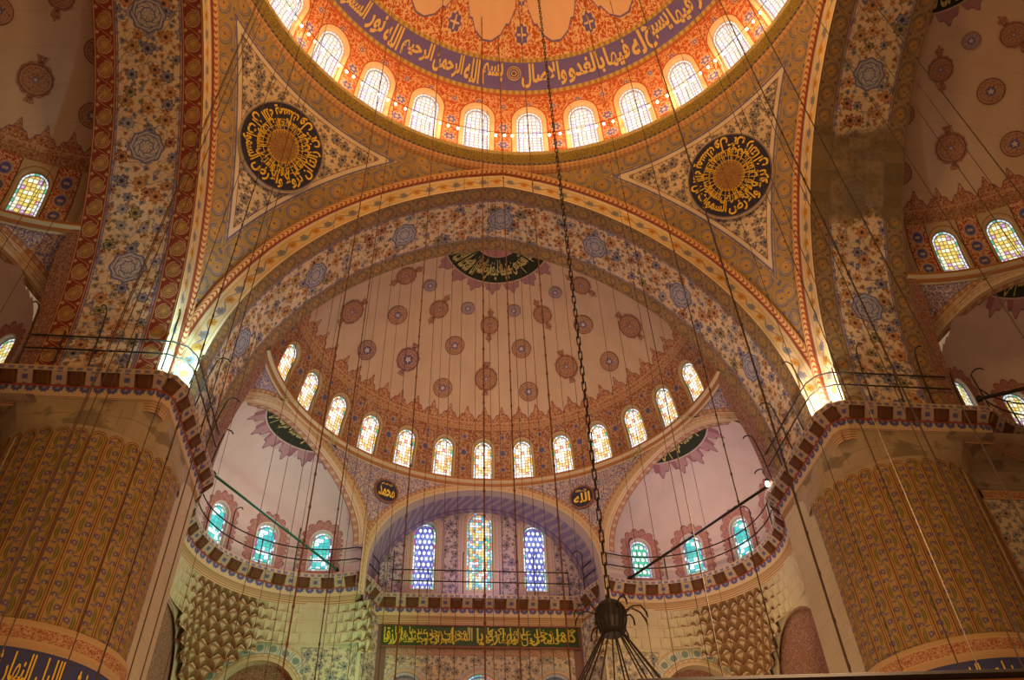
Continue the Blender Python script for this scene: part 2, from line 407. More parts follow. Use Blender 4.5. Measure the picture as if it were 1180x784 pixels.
def m_reed(g):
    u, z = g.uv()        # u in reed units (1 per reed), z metres
    x = g.fr(u)-.5; y = z
    R = .40; top = 17.0
    head = g.hyp(x, g.mx(z-(top-.24), 0.0)*1.75)
    ground = (.34, .20, .06)
    zz0 = z+g.fl(u)*.36; q = g.rep(zz0, .62); sg = g.fr(g.fl(zz0/.62)/2)*4-1
    # a curled leaf and a flower alternate up each reed
    cx = sg*(.20-1.5*q*q)-.02*sg
    leaf = g.lt(g.ab(x-cx), .11*g.m('MAXIMUM', 1-q*q*9.5, 0.0), .02)
    c = g.mix(leaf, ground, (.12, .10, .018)); c = g.mix(g.lt(g.ab(x-cx), .018, .01)*leaf, c, (.30, .22, .05))
    qq = g.rep(zz0+.10, .31); r = g.hyp(x+sg*.16, qq*1.7+.03); a = g.at(qq, x)
    c = g.mix(g.lt(r, .17*(1+.25*g.cos(a*6)), .02), c, (.12, .085, .125)); c = g.mix(g.lt(r, .05, .02), c, (.40, .24, .10))
    c = g.mix(g.lt(.40, head, .015), c, (.44, .25, .07)); c = g.mix(g.band(head, .355, .395, .012), c, (.12, .04, .012)); c = g.mix(g.band(head, .45, .50, .012), c, (.13, .045, .015))
    st = g.mix(g.noise(g.vec(u*.6, z), 1.2, 5), (.24, .17, .09), (.40, .30, .16))
    c = g.mix(g.lt(.52, head, .02)*g.lt(16.8, z, .02), c, st)
    return g.done(age(g, c, u*.58, z))
def m_pier_band(g):
    s, t = g.uv()
    c = arabesque(g, s, t*.6, (.28, .08, .03), (.46, .28, .12), 1.6)
    c = g.mix(g.lt(g.mn(t, 1-t), .12, .02), c, (.44, .28, .11))
    return g.done(c)
def m_muq(g):
    s, t = g.uv(); am, j = g.uv('cell'); W = .44
    x = g.ab(g.rep(s+W/2, W))                         # 0 in the middle of a cell
    n = g.noise(g.vec(s, t), 1.4, 4)
    c = g.mix(n, (.42, .34, .20), (.54, .45, .28))
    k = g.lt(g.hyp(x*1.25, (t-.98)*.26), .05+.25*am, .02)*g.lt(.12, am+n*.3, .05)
    c = g.mix(k*.92, c, (.20, .085, .03)); c = g.mix(g.lt(g.hyp(x*1.25, (t-.98)*.30), .13*am, .01)*k, c, (.44, .34, .20))  # shade of the cell hollows painted in as brown, strongest towards the corner
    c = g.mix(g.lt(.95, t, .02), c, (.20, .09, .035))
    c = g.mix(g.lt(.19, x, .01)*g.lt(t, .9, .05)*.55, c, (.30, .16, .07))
    c = g.mix(g.lt(g.ab(x-.10), .010, .006)*.5, c, (.34, .22, .11))
    return g.done(c)
def m_muqline(g):
    s, t = g.uv(); return g.done(g.mix(g.noise(g.vec(s, t), 2, 3), (.20, .09, .035), (.32, .17, .07)))
def m_tile(g):        # pale lower walls with grey floral painting
    u, v = g.uv()
    c = floral(g, u, v, (.48, .37, .23), [(.18, .15, .13), (.15, .15, .15), (.20, .15, .10)], .85, (.17, .14, .12))
    return g.done(c)
def m_plaster(g):
    u, v = g.uv(); n = g.noise(g.vec(u, v), 1.0, 5)
    c = g.mix(n, (.42, .33, .19), (.52, .42, .26))
    br = g.lt(g.mn(g.ab(g.rep(v, .55)), g.ab(g.rep(u+.5*g.fr(g.fl(v/.55)/2), 1.0))), .010, .006)
    return g.done(g.mix(br*.35, c, (.26, .18, .09)))
def m_brownpanel(g):
    u, v = g.uv(); c = arabesque(g, u, v, (.16, .055, .025), (.30, .17, .12), 1.8); return g.done(c)

# ---- stained glass: UV metres, 'rad' = (perimeter metres, 0 centre .. 1 edge)
def glass(g, cols, border, scale=5.5, rand=.3, lead=.06, emit=1.2, leadc=(.05, .03, .02), bw=.78, lattice=False, stretch=1.0):
    u, v = g.uv(); s, t = g.uv('rad')
    if lattice:
        row = g.fl(v/.16*.5); x = g.rep(u+.12*g.fr(row/2)*2, .24); y = g.rep(v, .32)
        r = g.hyp(x*1.1, y*.8); c = g.mix(g.lt(r, .095, .01), g.ramp(g.rnd(g.fl(u/.24), row), cols[1:]), cols[0])
        c = g.mix(g.band(r, .088, .108, .006), c, leadc)
    else:
        d, dx, dy, r, q = g.vor(u, v*stretch, scale, rand)
        c = g.ramp(r, cols); c = g.mix(g.lt(d, .13, .02), c, cols[0])
        c = g.mix(g.lt(g.edge(u, v*stretch, scale, rand), lead, .02), c, leadc)
    k = g.ramp(g.rnd(g.fl(s/.20), 2.2), border)
    k = g.mix(g.lt(g.ab(g.rep(s, .20)), .085, .01), leadc, k)
    c = g.mix(g.lt(0.0, t, .01), c, k); c = g.mix(g.band(t, -.03, .10, .03), c, leadc)
    g.done(c, emit=emit); g.t.links.remove(g.b.inputs['Base Color'].links[0]); g.b.inputs['Base Color'].default_value = (.06, .05, .05, 1); g.b.inputs['Roughness'].default_value = .3; return g.mat
W_ = (.95, .92, .85)
def mg_dome(g): return glass(g, [W_, (1, .72, .60), W_, (.85, .70, 1), (1, .85, .6), (.95, .95, 1)], [W_, (.75, .95, .9), W_], 5.4, .25, .07, 1.0, (.32, .16, .12))
def mg_semi(g): return glass(g, [(.95, .85, .72), (.75, .40, .12), (.9, .8, .7), (.55, .16, .10), (.85, .60, .25), (.9, .9, .85)], [(.72, .80, .95), (.70, .75, .88), (.05, .42, .25), (.7, .8, .9), (.75, .45, .08)], 6.2, .2, .07, 1.35, (.10, .04, .02))
def mg_side(g): return glass(g, [(.95, .9, .65), (.75, .55, .08), (.9, .85, .6), (.5, .25, .45), (.75, .5, .1)], [(.6, .78, .9), (.05, .5, .3), (.7, .85, .95)], 5.8, .2, .07, .95, (.07, .04, .02))
def mg_exed(g): return glass(g, [(.02, .42, .42), (.85, .97, .95), (.04, .52, .50), (.75, .95, .98), (.03, .42, .28)], [(.80, .86, 1), (.78, .85, .98), (.25, .5, .25), (.35, .03, .15)], 5.0, .35, .05, 1.15, (.02, .08, .09), .74)
def mg_green(g): return glass(g, [(.9, .98, .9), (.02, .42, .22), (.03, .45, .25), (.02, .40, .22)], [(.75, .78, .98), (.7, .75, .95), (.45, .30, .6)], 5.0, .35, .05, 1.1, (.02, .10, .07), .78, lattice=True)
def mg_lat(g): return glass(g, [(.75, .82, 1), (.08, .10, .45), (.12, .20, .55), (.05, .08, .35)], [(.10, .55, .50), (.85, .9, 1), (.35, .05, .30), (.8, .9, 1), (.10, .50, .35)], 5, .3, .05, 1.2, (.06, .03, .10), .66, lattice=True)
def mg_mid(g): return glass(g, [(.45, .75, .85), (.85, .48, .08), (.9, .62, .15), (.05, .30, .45), (.05, .45, .30), (.75, .75, .9), (.55, .12, .05)], [(.25, .60, .75), (.45, .75, .9), (.65, .15, .05), (.10, .40, .35)], 6.5, .35, .06, 1.15, (.05, .04, .08), .62)

# ------------------------------------------------------------------ mesh helpers
def link(name, verts, faces, mats, parent=None, uvs=None, midx=None, smooth=False):
    me = bpy.data.meshes.new(name)
    me.from_pydata([tuple(map(float, p)) for p in verts], [], [tuple(int(i) for i in f) for f in faces])
    if not isinstance(mats, (list, tuple)): mats = [mats]
    for m_ in mats: me.materials.append(m_)
    if uvs:
        li = np.empty(len(me.loops), dtype=np.int32); me.loops.foreach_get('vertex_index', li)
        for k, a in uvs.items():
            lay = me.uv_layers.new(name=k); a = np.asarray(a, dtype=np.float32)
            lay.data.foreach_set('uv', (a[li] if len(a) == len(verts) else a).ravel())
    if midx is not None: me.polygons.foreach_set('material_index', np.asarray(midx, dtype=np.int32))
    if smooth: me.polygons.foreach_set('use_smooth', np.ones(len(me.polygons), dtype=bool))
    me.update()
    o = bpy.data.objects.new(name, me); COL.objects.link(o)
    if parent: o.parent = parent
    return o
class MB:
    """collects grids/tubes/boxes for one mesh"""
    def __init__(s): s.v, s.f, s.mi, s.uv, s.uv2 = [], [], [], [], []
    def add(s, verts, faces, mi=0, uv=None, uv2=None):
        b = len(s.v); s.v += [tuple(p) for p in verts]; s.f += [tuple(i+b for i in f) for f in faces]; s.mi += [mi]*len(faces)
        s.uv += [tuple(a) for a in (uv if uv is not None else [(0, 0)]*len(verts))]
        s.uv2 += [tuple(a) for a in (uv2 if uv2 is not None else [(0, 0)]*len(verts))]
    def grid(s, P, UV=None, UV2=None, mi=0, flip=False, closed=False):
        P = np.asarray(P, float); n, m = P.shape[:2]
        f = []
        for i in range(n-1):
            for j in range(m-1):
                q = (i*m+j, (i+1)*m+j, (i+1)*m+j+1, i*m+j+1); f.append(q[::-1] if flip else q)
        s.add(P.reshape(-1, 3), f, mi, None if UV is None else np.asarray(UV, float).reshape(-1, 2), None if UV2 is None else np.asarray(UV2, float).reshape(-1, 2))
    def tube(s, pts, r, n=6, mi=0):
        pts = [Vector(p) for p in pts]; rings = []
        for i, p in enumerate(pts):
            t = (pts[min(i+1, len(pts)-1)]-pts[max(i-1, 0)]).normalized()
            a = t.cross(Vector((0, 0, 1)) if abs(t.z) < .9 else Vector((1, 0, 0))).normalized(); b = t.cross(a)
            rr = r[i] if isinstance(r, (list, tuple)) else r
            rings.append([p+(a*math.cos(2*PI*k/n)+b*math.sin(2*PI*k/n))*rr for k in range(n)])
        v = [q for R in rings for q in R]; f = []
        for i in range(len(pts)-1):
            for k in range(n): f.append((i*n+k, i*n+(k+1) % n, (i+1)*n+(k+1) % n, (i+1)*n+k))
        f.append(tuple(range(n))[::-1]); f.append(tuple(range((len(pts)-1)*n, len(pts)*n)))
        s.add(v, f, mi)
    def box(s, c, d, rot=0, mi=0):
        cx, cy, cz = c; x, y, z = (k/2 for k in d); ca, sa = math.cos(rot), math.sin(rot)
        v = [(cx+i*x*ca-j*y*sa, cy+i*x*sa+j*y*ca, cz+k*z) for k in (-1, 1) for j in (-1, 1) for i in (-1, 1)]
        s.add(v, [(0, 2, 3, 1), (4, 5, 7, 6), (0, 1, 5, 4), (2, 6, 7, 3), (0, 4, 6, 2), (1, 3, 7, 5)], mi)
    def lathe(s, c, prof, n=16, mi=0, rx=1.0):
        v = [(c[0]+r*math.cos(2*PI*k/n), c[1]+r*math.sin(2*PI*k/n), c[2]+z) for r, z in prof for k in range(n)]
        f = [(i*n+k, i*n+(k+1) % n, (i+1)*n+(k+1) % n, (i+1)*n+k) for i in range(len(prof)-1) for k in range(n)]
        s.add(v, f, mi)
    def build(s, name, mats, parent=None, uv2=None, smooth=False, M=None):
        vs = s.v
        if M is not None: vs = [tuple(M @ Vector(p)) for p in vs]
        uvs = {'UV': s.uv}
        if uv2: uvs[uv2] = s.uv2
        return link(name, vs, s.f, mats, parent, uvs, s.mi, smooth)
def tag(o, label=None, cat=None, group=None, kind=None):
    if label: o['label'] = label
    if cat: o['category'] = cat
    if group: o['group'] = group
    if kind: o['kind'] = kind
    return o
def empty(name, loc=(0, 0, 0)):
    o = bpy.data.objects.new(name, None); COL.objects.link(o); o.location = loc; return o
def rotz(a): return Matrix.Rotation(a, 4, 'Z')
I4 = Matrix.Identity(4)
MX = Matrix.Diagonal((-1, 1, 1, 1))
FR_LEFT = rotz(PI/2); FR_RIGHT = rotz(-PI/2)

# ------------------------------------------------------------------ arabic lettering
AR = {'ا': ('\uFE8D', 2), 'ب': ('\uFE8F', 4), 'ة': ('\uFE93', 2), 'ت': ('\uFE95', 4), 'ث': ('\uFE99', 4), 'ج': ('\uFE9D', 4), 'ح': ('\uFEA1', 4), 'خ': ('\uFEA5', 4),
      'د': ('\uFEA9', 2), 'ذ': ('\uFEAB', 2), 'ر': ('\uFEAD', 2), 'ز': ('\uFEAF', 2), 'س': ('\uFEB1', 4), 'ش': ('\uFEB5', 4), 'ص': ('\uFEB9', 4), 'ض': ('\uFEBD', 4),
      'ط': ('\uFEC1', 4), 'ظ': ('\uFEC5', 4), 'ع': ('\uFEC9', 4), 'غ': ('\uFECD', 4), 'ف': ('\uFED1', 4), 'ق': ('\uFED5', 4), 'ك': ('\uFED9', 4), 'ل': ('\uFEDD', 4),
      'م': ('\uFEE1', 4), 'ن': ('\uFEE5', 4), 'ه': ('\uFEE9', 4), 'و': ('\uFEED', 2), 'ى': ('\uFEEF', 2), 'ي': ('\uFEF1', 4), 'أ': ('\uFE83', 2), 'إ': ('\uFE87', 2), 'ء': ('\uFE80', 1), '\x01': ('\uFEFB', 2)}
def shape_ar(t):
    t = t.replace('لا', '\x01'); out = []
    for i, ch in enumerate(t):
        if ch not in AR: out.append(ch); continue
        b, n = AR[ch]; pj = i > 0 and t[i-1] in AR and AR[t[i-1]][1] == 4; nj = n == 4 and i+1 < len(t) and t[i+1] in AR and AR[t[i+1]][1] > 1
        if n == 1: pj = nj = False
        k = (3 if nj else 1) if pj else (2 if nj else 0)
        out.append(chr(ord(b)+k))
    return ''.join(out[::-1])
def text2d(s, bold=.012):
    c = bpy.data.curves.new('lettering', 'FONT'); c.body = shape_ar(s); c.resolution_u = 2; c.offset = bold
    o = bpy.data.objects.new('lettering_tmp', c); COL.objects.link(o); bpy.context.view_layer.update()
    m_ = o.to_mesh(); v = np.array([p.co[:2] for p in m_.vertices]); f = [tuple(p.vertices) for p in m_.polygons]
    o.to_mesh_clear(); bpy.data.objects.remove(o); bpy.data.curves.remove(c)
    v[:, 0] -= v[:, 0].min(); return v, f, v[:, 0].max(), v[:, 1].min(), v[:, 1].max()
def text_on(mb, s, fn, u0, u1, v0, v1, mi=0, bold=.012):
    """fit text into the rectangle u0..u1 (left to right as read on the wall) x v0..v1, mapped by fn(u,v)"""
    v, f, W, y0, y1 = text2d(s, bold)
    P = [fn(u0+(u1-u0)*x/W, v0+(v1-v0)*(y-y0)/(y1-y0)) for x, y in v]
    mb.add(P, f, mi)

# ------------------------------------------------------------------ generic bays with arched openings
def arch_outline(hw, v0, vspring, rise=None, n=14, pointed=0.0):
    """open at bottom: starts bottom right, goes up and round to bottom left; returns closed loop list (u,v)"""
    rise = rise or hw
    L = [(hw, v0)]
    for k in range(4): L.append((hw, v0+(vspring-v0)*(k+1)/4)) if k < 3 else None
    for k in range(n+1):
        a = PI*k/n; L.append((hw*math.cos(a), vspring+rise*(math.sin(a)**(1-.25*pointed))))
    for k in range(2, -1, -1): L.append((-hw, v0+(vspring-v0)*(k+1)/4))
    L.append((-hw, v0))
    for k in range(1, 4): L.append((-hw+2*hw*k/4, v0))
    return L
def scale_loop(L, d, c=None):
    """offset a loop outward by d (approx. by normals)"""
    n = len(L); out = []
    for i in range(n):
        x0, y0 = L[i-1]; x1, y1 = L[(i+1) % n]; tx, ty = x1-x0, y1-y0; l = math.hypot(tx, ty) or 1
        out.append((L[i][0]+ty/l*d, L[i][1]-tx/l*d))
    return out
def rect_point(u0, u1, v0, v1, c, p):
    dx, dy = p[0]-c[0], p[1]-c[1]; t = 1e9
    if dx > 1e-9: t = min(t, (u1-c[0])/dx)
    if dx < -1e-9: t = min(t, (u0-c[0])/dx)
    if dy > 1e-9: t = min(t, (v1-c[1])/dy)
    if dy < -1e-9: t = min(t, (v0-c[1])/dy)
    return (c[0]+dx*t, c[1]+dy*t)
def bay(mb, fn, uc, u0, u1, v0, v1, L, lanes, wall_mi, sub=4, vshift=0.0):
    """wall between rectangle and opening loop L (centred on uc). lanes=[(width, mi)]"""
    n = len(L); cur = L; clampf = lambda p: (min(max(p[0], u0-uc), u1-uc), min(max(p[1], v0), v1))
    for wd, mi in lanes:
        nx = [clampf(q) for q in scale_loop(cur, wd)]
        per = [0]
        for i in range(n): per.append(per[-1]+math.dist(cur[i], cur[(i+1) % n]))
        idx = list(range(n))+[0]
        P = [[fn(uc+cur[i][0], cur[i][1]) for i in idx], [fn(uc+nx[i][0], nx[i][1]) for i in idx]]
        UV = [[(per[k], 0) for k in range(n+1)], [(per[k], 1) for k in range(n+1)]]
        mb.grid(P, UV, mi=mi); cur = nx
    vs = [q[1] for q in L]; c = (0, (min(vs)+max(vs))/2)
    out = [rect_point(u0-uc, u1-uc, v0, v1, c, p) if False else rect_point(u0-uc, u1-uc, v0, v1, c, p) for p in cur]
    # snap rectangle corners
    for cx, cy in ((u0-uc, v0), (u1-uc, v0), (u1-uc, v1), (u0-uc, v1)):
        i = min(range(n), key=lambda k: math.dist(out[k], (cx, cy))); out[i] = (cx, cy)
    P, UV = [], []
    for k in range(sub+1):
        t = k/sub; row = []; ruv = []
        for i in list(range(n))+[0]:
            q = (cur[i][0]*(1-t)+out[i][0]*t, cur[i][1]*(1-t)+out[i][1]*t); row.append(fn(uc+q[0], q[1])); ruv.append((uc+q[0], q[1]-vshift))
        P.append(row); UV.append(ruv)
    mb.grid(P, UV, mi=wall_mi)
def window(name, fn_in, fn_out, uc, L, gmat, fmat, label, M=None, depth_steps=1):
    """glass pane set back on fn_out with a reveal from fn_in; frame is a child"""
    n = len(L); vs = [q[1] for q in L]; c = (0, (min(vs)+max(vs))/2)
    mb = MB(); per = [0]
    for i in range(n): per.append(per[-1]+math.dist(L[i], L[(i+1) % n]))
    P, UV, R = [], [], []
    ins = scale_loop(L, -.13)
    for t in (-1, 0, 1):
        row, a, b = [], [], []
        for k in range(n+1):
            q = L[k % n]; p = c if t < 0 else (ins[k % n] if t == 0 else q)
            row.append(fn_out(uc+p[0], p[1])); a.append(p); b.append((per[k], max(t, -.02) if t >= 0 else -.6))
        P.append(row); UV.append(a); R.append(b)
    mb.grid(P, UV, R)
    o = mb.build(name, gmat, None, 'rad', M=M)
    tag(o, label, 'window', kind='structure')
    fb = MB()
    fb.grid([[fn_out(uc+L[k % n][0], L[k % n][1]) for k in range(n+1)], [fn_in(uc+L[k % n][0], L[k % n][1]) for k in range(n+1)]],
            [[(per[k], 0) for k in range(n+1)], [(per[k], 1) for k in range(n+1)]])
    inn = scale_loop(L, -.06)
    off = lambda q: Vector(fn_out(uc+q[0], q[1]))*.985+Vector(fn_in(uc+q[0], q[1]))*.015
    fb.grid([[fn_out(uc+inn[k % n][0], inn[k % n][1]) if False else off(inn[k % n]) for k in range(n+1)], [off(L[k % n]) for k in range(n+1)]])
    fb.build('window_frame', fmat, o, M=M)
    return o
WN = [0]
def wname(): WN[0] += 1; return 'window_%d' % WN[0]
ORD = ['first', 'second', 'third', 'fourth', 'fifth', 'sixth', 'seventh', 'eighth', 'ninth', 'tenth', 'eleventh', 'twelfth', 'thirteenth', 'fourteenth']

# ================================================================== STRUCTURE
RA, EA = 11.0, 2.215
def arch_pts(off, n=50):
    Rr = RA+EA+off; tm = math.acos(EA/Rr)
    R = [(-EA+Rr*math.cos(t), Rr*math.sin(t)) for t in np.linspace(0, tm, n)]
    L = [(-x, z) for x, z in R[::-1]][1:]
    P = R+L; s = [0]
    for a, b in zip(P, P[1:]): s.append(s[-1]+math.dist(a, b))
    return P, [q-s[n-1] for q in s]
M_ARCHIV = mat('painted_archivolt', m_archivolt); M_CABLE = mat('painted_cable_moulding', m_cable)
YF, XF = 12.1, 11.8
def great_arch(M, yf, depth, smat, label):
    root = MB(); P, S = arch_pts(0, 60)
    ys = np.linspace(0, depth, 9)
    root.grid([[(x, yf+d, ZS+z) for d in ys] for x, z in P], [[(s, d*3.8/depth) for d in ys] for s in S])
    root.grid([[(x, yf+depth, ZS+z), (x, yf+depth+(.9 if yf == YF else .6)*min(1, max(0.001, (6.2-z)/1.5)), ZS+z)] for x, z in P], [[(s, 0), (s, .6)] for s in S], mi=2)
    back, _ = arch_pts(4.5, 60)
    root.grid([[(x, yf+depth, ZS+z), (X, yf+depth, ZS+Z)] for (x, z), (X, Z) in zip(P, back)], mi=1)
    o = root.build('great_arch_wall', [smat, mat('stone', m_stone), mat('brown_arabesque', m_brownpanel)], M=M, smooth=True)
    tag(o, label, 'arch', kind='structure')
    f = MB(); P1, _ = arch_pts(.85, 60)
    f.grid([[(x, yf, ZS+z), (X, yf-.02, ZS+Z)] for (x, z), (X, Z) in zip(P, P1)], [[(s, 0), (s, .85)] for s in S])
    f.build('archivolt', M_ARCHIV, o, M=M)
    c = MB(); rows = []; uvr = []
    for i in range(len(P)):
        row = []; ur = []
        for k in range(7):
            a = k/6; off = .85+.42*a; pr = .05+.22*math.sin(PI*a)
            Q = arch_cache(off)[i]; row.append((Q[0], yf-pr, ZS+Q[1])); ur.append((S[i], a*.4))
        rows.append(row); uvr.append(ur)
    c.grid(rows, uvr); c.build('cable_moulding', M_CABLE, o, M=M, smooth=True)
    return o
_ac = {}
def arch_cache(off):
    k = round(off, 4)
    if k not in _ac: _ac[k] = arch_pts(off, 60)[0]
    return _ac[k]
great_arch(I4, YF, 3.8, mat('painted_soffit', lambda g: m_soffit(g)), 'great pointed arch in front of the qibla semi-dome, pale soffit painted with blue and orange flowers')
great_arch(FR_LEFT, XF, 3.9, mat('painted_soffit_red', lambda g: m_soffit(g, red=True)), 'great arch with dark red scroll borders and flower-strewn soffit, beside the left pillar')
great_arch(FR_RIGHT, XF, 3.9, mat('painted_soffit_worn', lambda g: m_soffit(g, dmg=(8.6, 1.7))), 'great arch above the right pillar, floral soffit with a worn patch of bare stone')

# pendentives
def pendentive(sx, label):
    off = 1.25; Rr = RA+EA+off
    H = math.sqrt(Rr*Rr-EA*EA)
    n, m_ = 90, 60; zs = H*(np.linspace(.0, 1, n)**.9)
    edge = []                                   # boundary polyline samples with arclength
    def aw(h): return math.sqrt(max(Rr*Rr-h*h, 0))-EA
    P = np.zeros((n, m_, 3)); 
    for i, h in enumerate(zs):
        a = aw(h)
        a0 = math.atan2(min(a, 12.05), YF-.05); a1 = math.atan2(XF-.05, min(a, 12.05))
        r0 = math.hypot(min(a, 12.05), YF-.05); r1 = math.hypot(min(a, 12.05), XF-.05)
        for j in range(m_):
            t = j/(m_-1); th = a0+(a1-a0)*t; r = r0+(r1-r0)*t
            P[i, j] = (r*math.sin(th), r*math.cos(th), ZS+h)
    left, right, top = P[:, 0], P[:, -1], P[-1, :]
    def dist(poly, Q):
        D = np.linalg.norm(Q[:, None, :]-poly[None], axis=2); k = D.argmin(1)
        s = np.concatenate([[0], np.cumsum(np.linalg.norm(np.diff(poly, axis=0), axis=1))])
        # refine with segment projection
        out = np.empty(len(Q)); ss = np.empty(len(Q))
        for i, kk in enumerate(k):
            best = (1e9, 0)
            for q in (kk-1, kk):
                if 0 <= q < len(poly)-1:
                    A, B = poly[q], poly[q+1]; ab = B-A; L = ab@ab
                    if L < 1e-12: continue
                    t = min(max((Q[i]-A)@ab/L, 0), 1); d = np.linalg.norm(Q[i]-A-ab*t)
                    if d < best[0]: best = (d, s[q]+t*math.sqrt(L))
            out[i], ss[i] = best
        return out, ss
    Q = P.reshape(-1, 3)
    res = [dist(left, Q), dist(right, Q), dist(top, Q)]
    D = np.stack([r[0] for r in res]); Sx = np.stack([r[1] for r in res]); k = D.argmin(0)
    E = np.stack([Sx[k, np.arange(len(Q))], D.min(0)], 1)
    UV = np.stack([np.arctan2(Q[:, 0], Q[:, 1])*13, Q[:, 2]*1.15], 1)
    mb = MB(); Q2 = Q.copy(); Q2[:, 0] *= sx
    mb.grid(Q2.reshape(n, m_, 3), UV, E)
    o = mb.build('pendentive_ceiling', mat('painted_pendentive', m_pend), None, 'edge', smooth=True)
    return tag(o, label, 'pendentive', kind='structure')
pendentive(-1, 'left pendentive, pale triangle of small dark flowers framed by a gold scroll border')
pendentive(1, 'right pendentive, pale triangle of small dark flowers framed by a gold scroll border')

# ring cornice under the dome
def revolve(mb, prof, a0, a1, n, c=(0, 0), mi=0, uscale=None, UVp=True):
    A = np.linspace(math.radians(a0), math.radians(a1), n)
    s = [0]
    for p, q in zip(prof, prof[1:]): s.append(s[-1]+math.dist(p, q))
    k = uscale or max(p[0] for p in prof)
    mb.grid([[(c[0]+r*math.sin(a), c[1]+r*math.cos(a), z) for r, z in prof] for a in A], [[(a*k, t/s[-1]) for t in s] for a in A], mi=mi)
def m_goldscroll(g):
    s, t = g.uv(); return g.done(scroll(g, s, t*.5, .5, (.40, .24, .07), (.20, .12, .07), (.50, .32, .11), (.45, .18, .03)))
def m_leafgold(g):
    s, t = g.uv(); c = arabesque(g, s, t*.35, (.42, .27, .05), (.18, .13, .05), 2.0); return g.done(c)
def m_darkblue(g):
    s, t = g.uv(); return g.done(g.mix(g.lt(g.ab(g.rep(s, .24)), .06, .03), (.08, .075, .13), (.30, .20, .10)))
rc = MB()
revolve(rc, [(12.45, 33.25), (12.1, 33.32)], -180, 180, 181, mi=3)
revolve(rc, [(12.1, 33.32), (11.9, 33.36), (11.78, 33.46), (11.75, 33.56)], -180, 180, 181, mi=1)
revolve(rc, [(11.75, 33.56), (11.68, 33.60)], -180, 180, 181, mi=2)
revolve(rc, [(11.68, 33.60), (11.50, 33.72), (11.40, 33.80)], -180, 180, 181, mi=0)
revolve(rc, [(11.40, 33.80), (11.36, 33.84), (11.36, 34.10)], -180, 180, 181, mi=0)
revolve(rc, [(11.36, 34.10), (11.95, 34.10)], -180, 180, 181, mi=0)
tag(rc.build('trim_1', [mat('gilt_leaf', m_leafgold), M_CABLE, mat('dark_blue_line', m_darkblue), mat('gilt_scroll', m_goldscroll)]),
    'gilded ring cornice running round the base of the main dome', 'cornice', kind='structure')

# main dome
def md(z): return 11.85*math.sqrt(max(0, 1-((z-34)/9.3)**2))
def fdome(d=0.0):
    return lambda u, v: ((md(v)+d)*math.sin(u/10), (md(v)+d)*math.cos(u/10), v)
DM = MB(); U28 = 2*PI*10/28
LD = arch_outline(.60, 34.35, 36.75, .60, 12)
DRL = 'stained glass window %s'
for k in range(28):
    uc = (k+.5)*U28
    bay(DM, fdome(), uc, uc-U28/2, uc+U28/2, 34.1, 37.95, LD, [(.20, 1)], 0, vshift=34.1)
dome = DM.build('dome_ceiling', [mat('dome_drum_arabesque', m_drum_red), mat('peach_window_surround', m_peach), mat('dome_painting', m_dome)], smooth=False)
tag(dome, 'great central dome with orange-red arabesques, ring of windows and purple band of golden calligraphy', 'dome', kind='structure')
UPP = MB(); zz = np.concatenate([np.linspace(37.95, 42.6, 36), [43.0, 43.29]])
A = np.linspace(-PI, PI, 225)
UPP.grid([[(md(z)*math.sin(a), md(z)*math.cos(a), z) for z in zz] for a in A], [[(a*10, z) for z in zz] for a in A])
UPP.build('painted_shell', mat('dome_painting', m_dome), dome, smooth=True)
order = sorted([k for k in range(-6, 6)], key=lambda k: k)
for k in range(-7, 7):
    i = k+7
    window(wname(), fdome(0), fdome(.15), (k+.5)*U28, LD, mat('glass_dome', mg_dome), plain('pale_frame', (.62, .42, .24)),
           'arched stained glass window in the main dome ring, %s from the left' % ORD[i])
GOLDT = plain('gold_lettering', (.62, .40, .12), .5)
GOLDY = plain('bright_gold_lettering', (.72, .45, .04), .45)
def dome_txt(d=-.03):
    return lambda az, v: ((md(v)+d)*math.sin(math.radians(az)), (md(v)+d)*math.cos(math.radians(az)), v)
T = MB()
for wd, a0, a1 in (('بسم', -6.5, -.5), ('الله', -11.5, -7.2), ('الرحمن', -20.5, -12), ('الرحيم', -30, -21), ('الله', -35.5, -30.8), ('نور', -41, -36.2), ('السموات', -53, -41.8), ('والارض', -64, -54),
                   ('والاصال', 4.8, 17.5), ('بالغدو', 18, 28.5), ('فيها', 29, 36), ('له', 36.6, 40.5), ('يسبح', 41, 49), ('فيها', 49.6, 56), ('ويذكر', 56.6, 66)):
    text_on(T, wd, dome_txt(), a0, a1, 38.34, 39.34, bold=.032)
for k in range(3):                                # rosette between the two verses
    r_ = (.12, .24, .34)[k]; pts = [dome_txt(-.04)(2.6+math.degrees(r_*math.cos(t)/10.2), 38.95+r_*.8*math.sin(t)) for t in np.linspace(0, 2*PI, 25)]
    T.tube(pts, .022, 5)
T.build('calligraphy_band_lettering', GOLDT, dome)

# ------------------------------------------------------------------ semi-dome assemblies (local frame: hall towards -y)
CY = 15.4; DTH = math.radians(12.22)
def sd(z): return 10*math.sqrt(max(0, 1-(max(z-24.9, 0)/7.5)**2))
def fsemi(d=0.0, cy=CY): return lambda u, v: ((sd(v)+d)*math.sin(u/10), cy+(sd(v)+d)*math.cos(u/10), v)
EXC = (7.8, 20.1); ER = 4.95
def ed(z): return ER*math.sqrt(max(0, 1-(max(z-21.0, 0)/3.95)**2))
LS = arch_outline(.53, 25.12, 26.78, .50, 12)
LE = arch_outline(.50, 19.65, 21.15, .50, 12)
MS = dict(wall=0)
def sm01(t): t = min(1, max(0, t)); return t*t*(3-2*t)
def rwall(a, z): return 10+1.5*sm01((abs(a)-math.radians(52))/math.radians(34))*(1-sm01((z-22.9)/2.0))
def cyl10(d, cy): return lambda u, v: ((rwall(u/10, v)+d)*math.sin(u/10), cy+(rwall(u/10, v)+d)*math.cos(u/10), v)
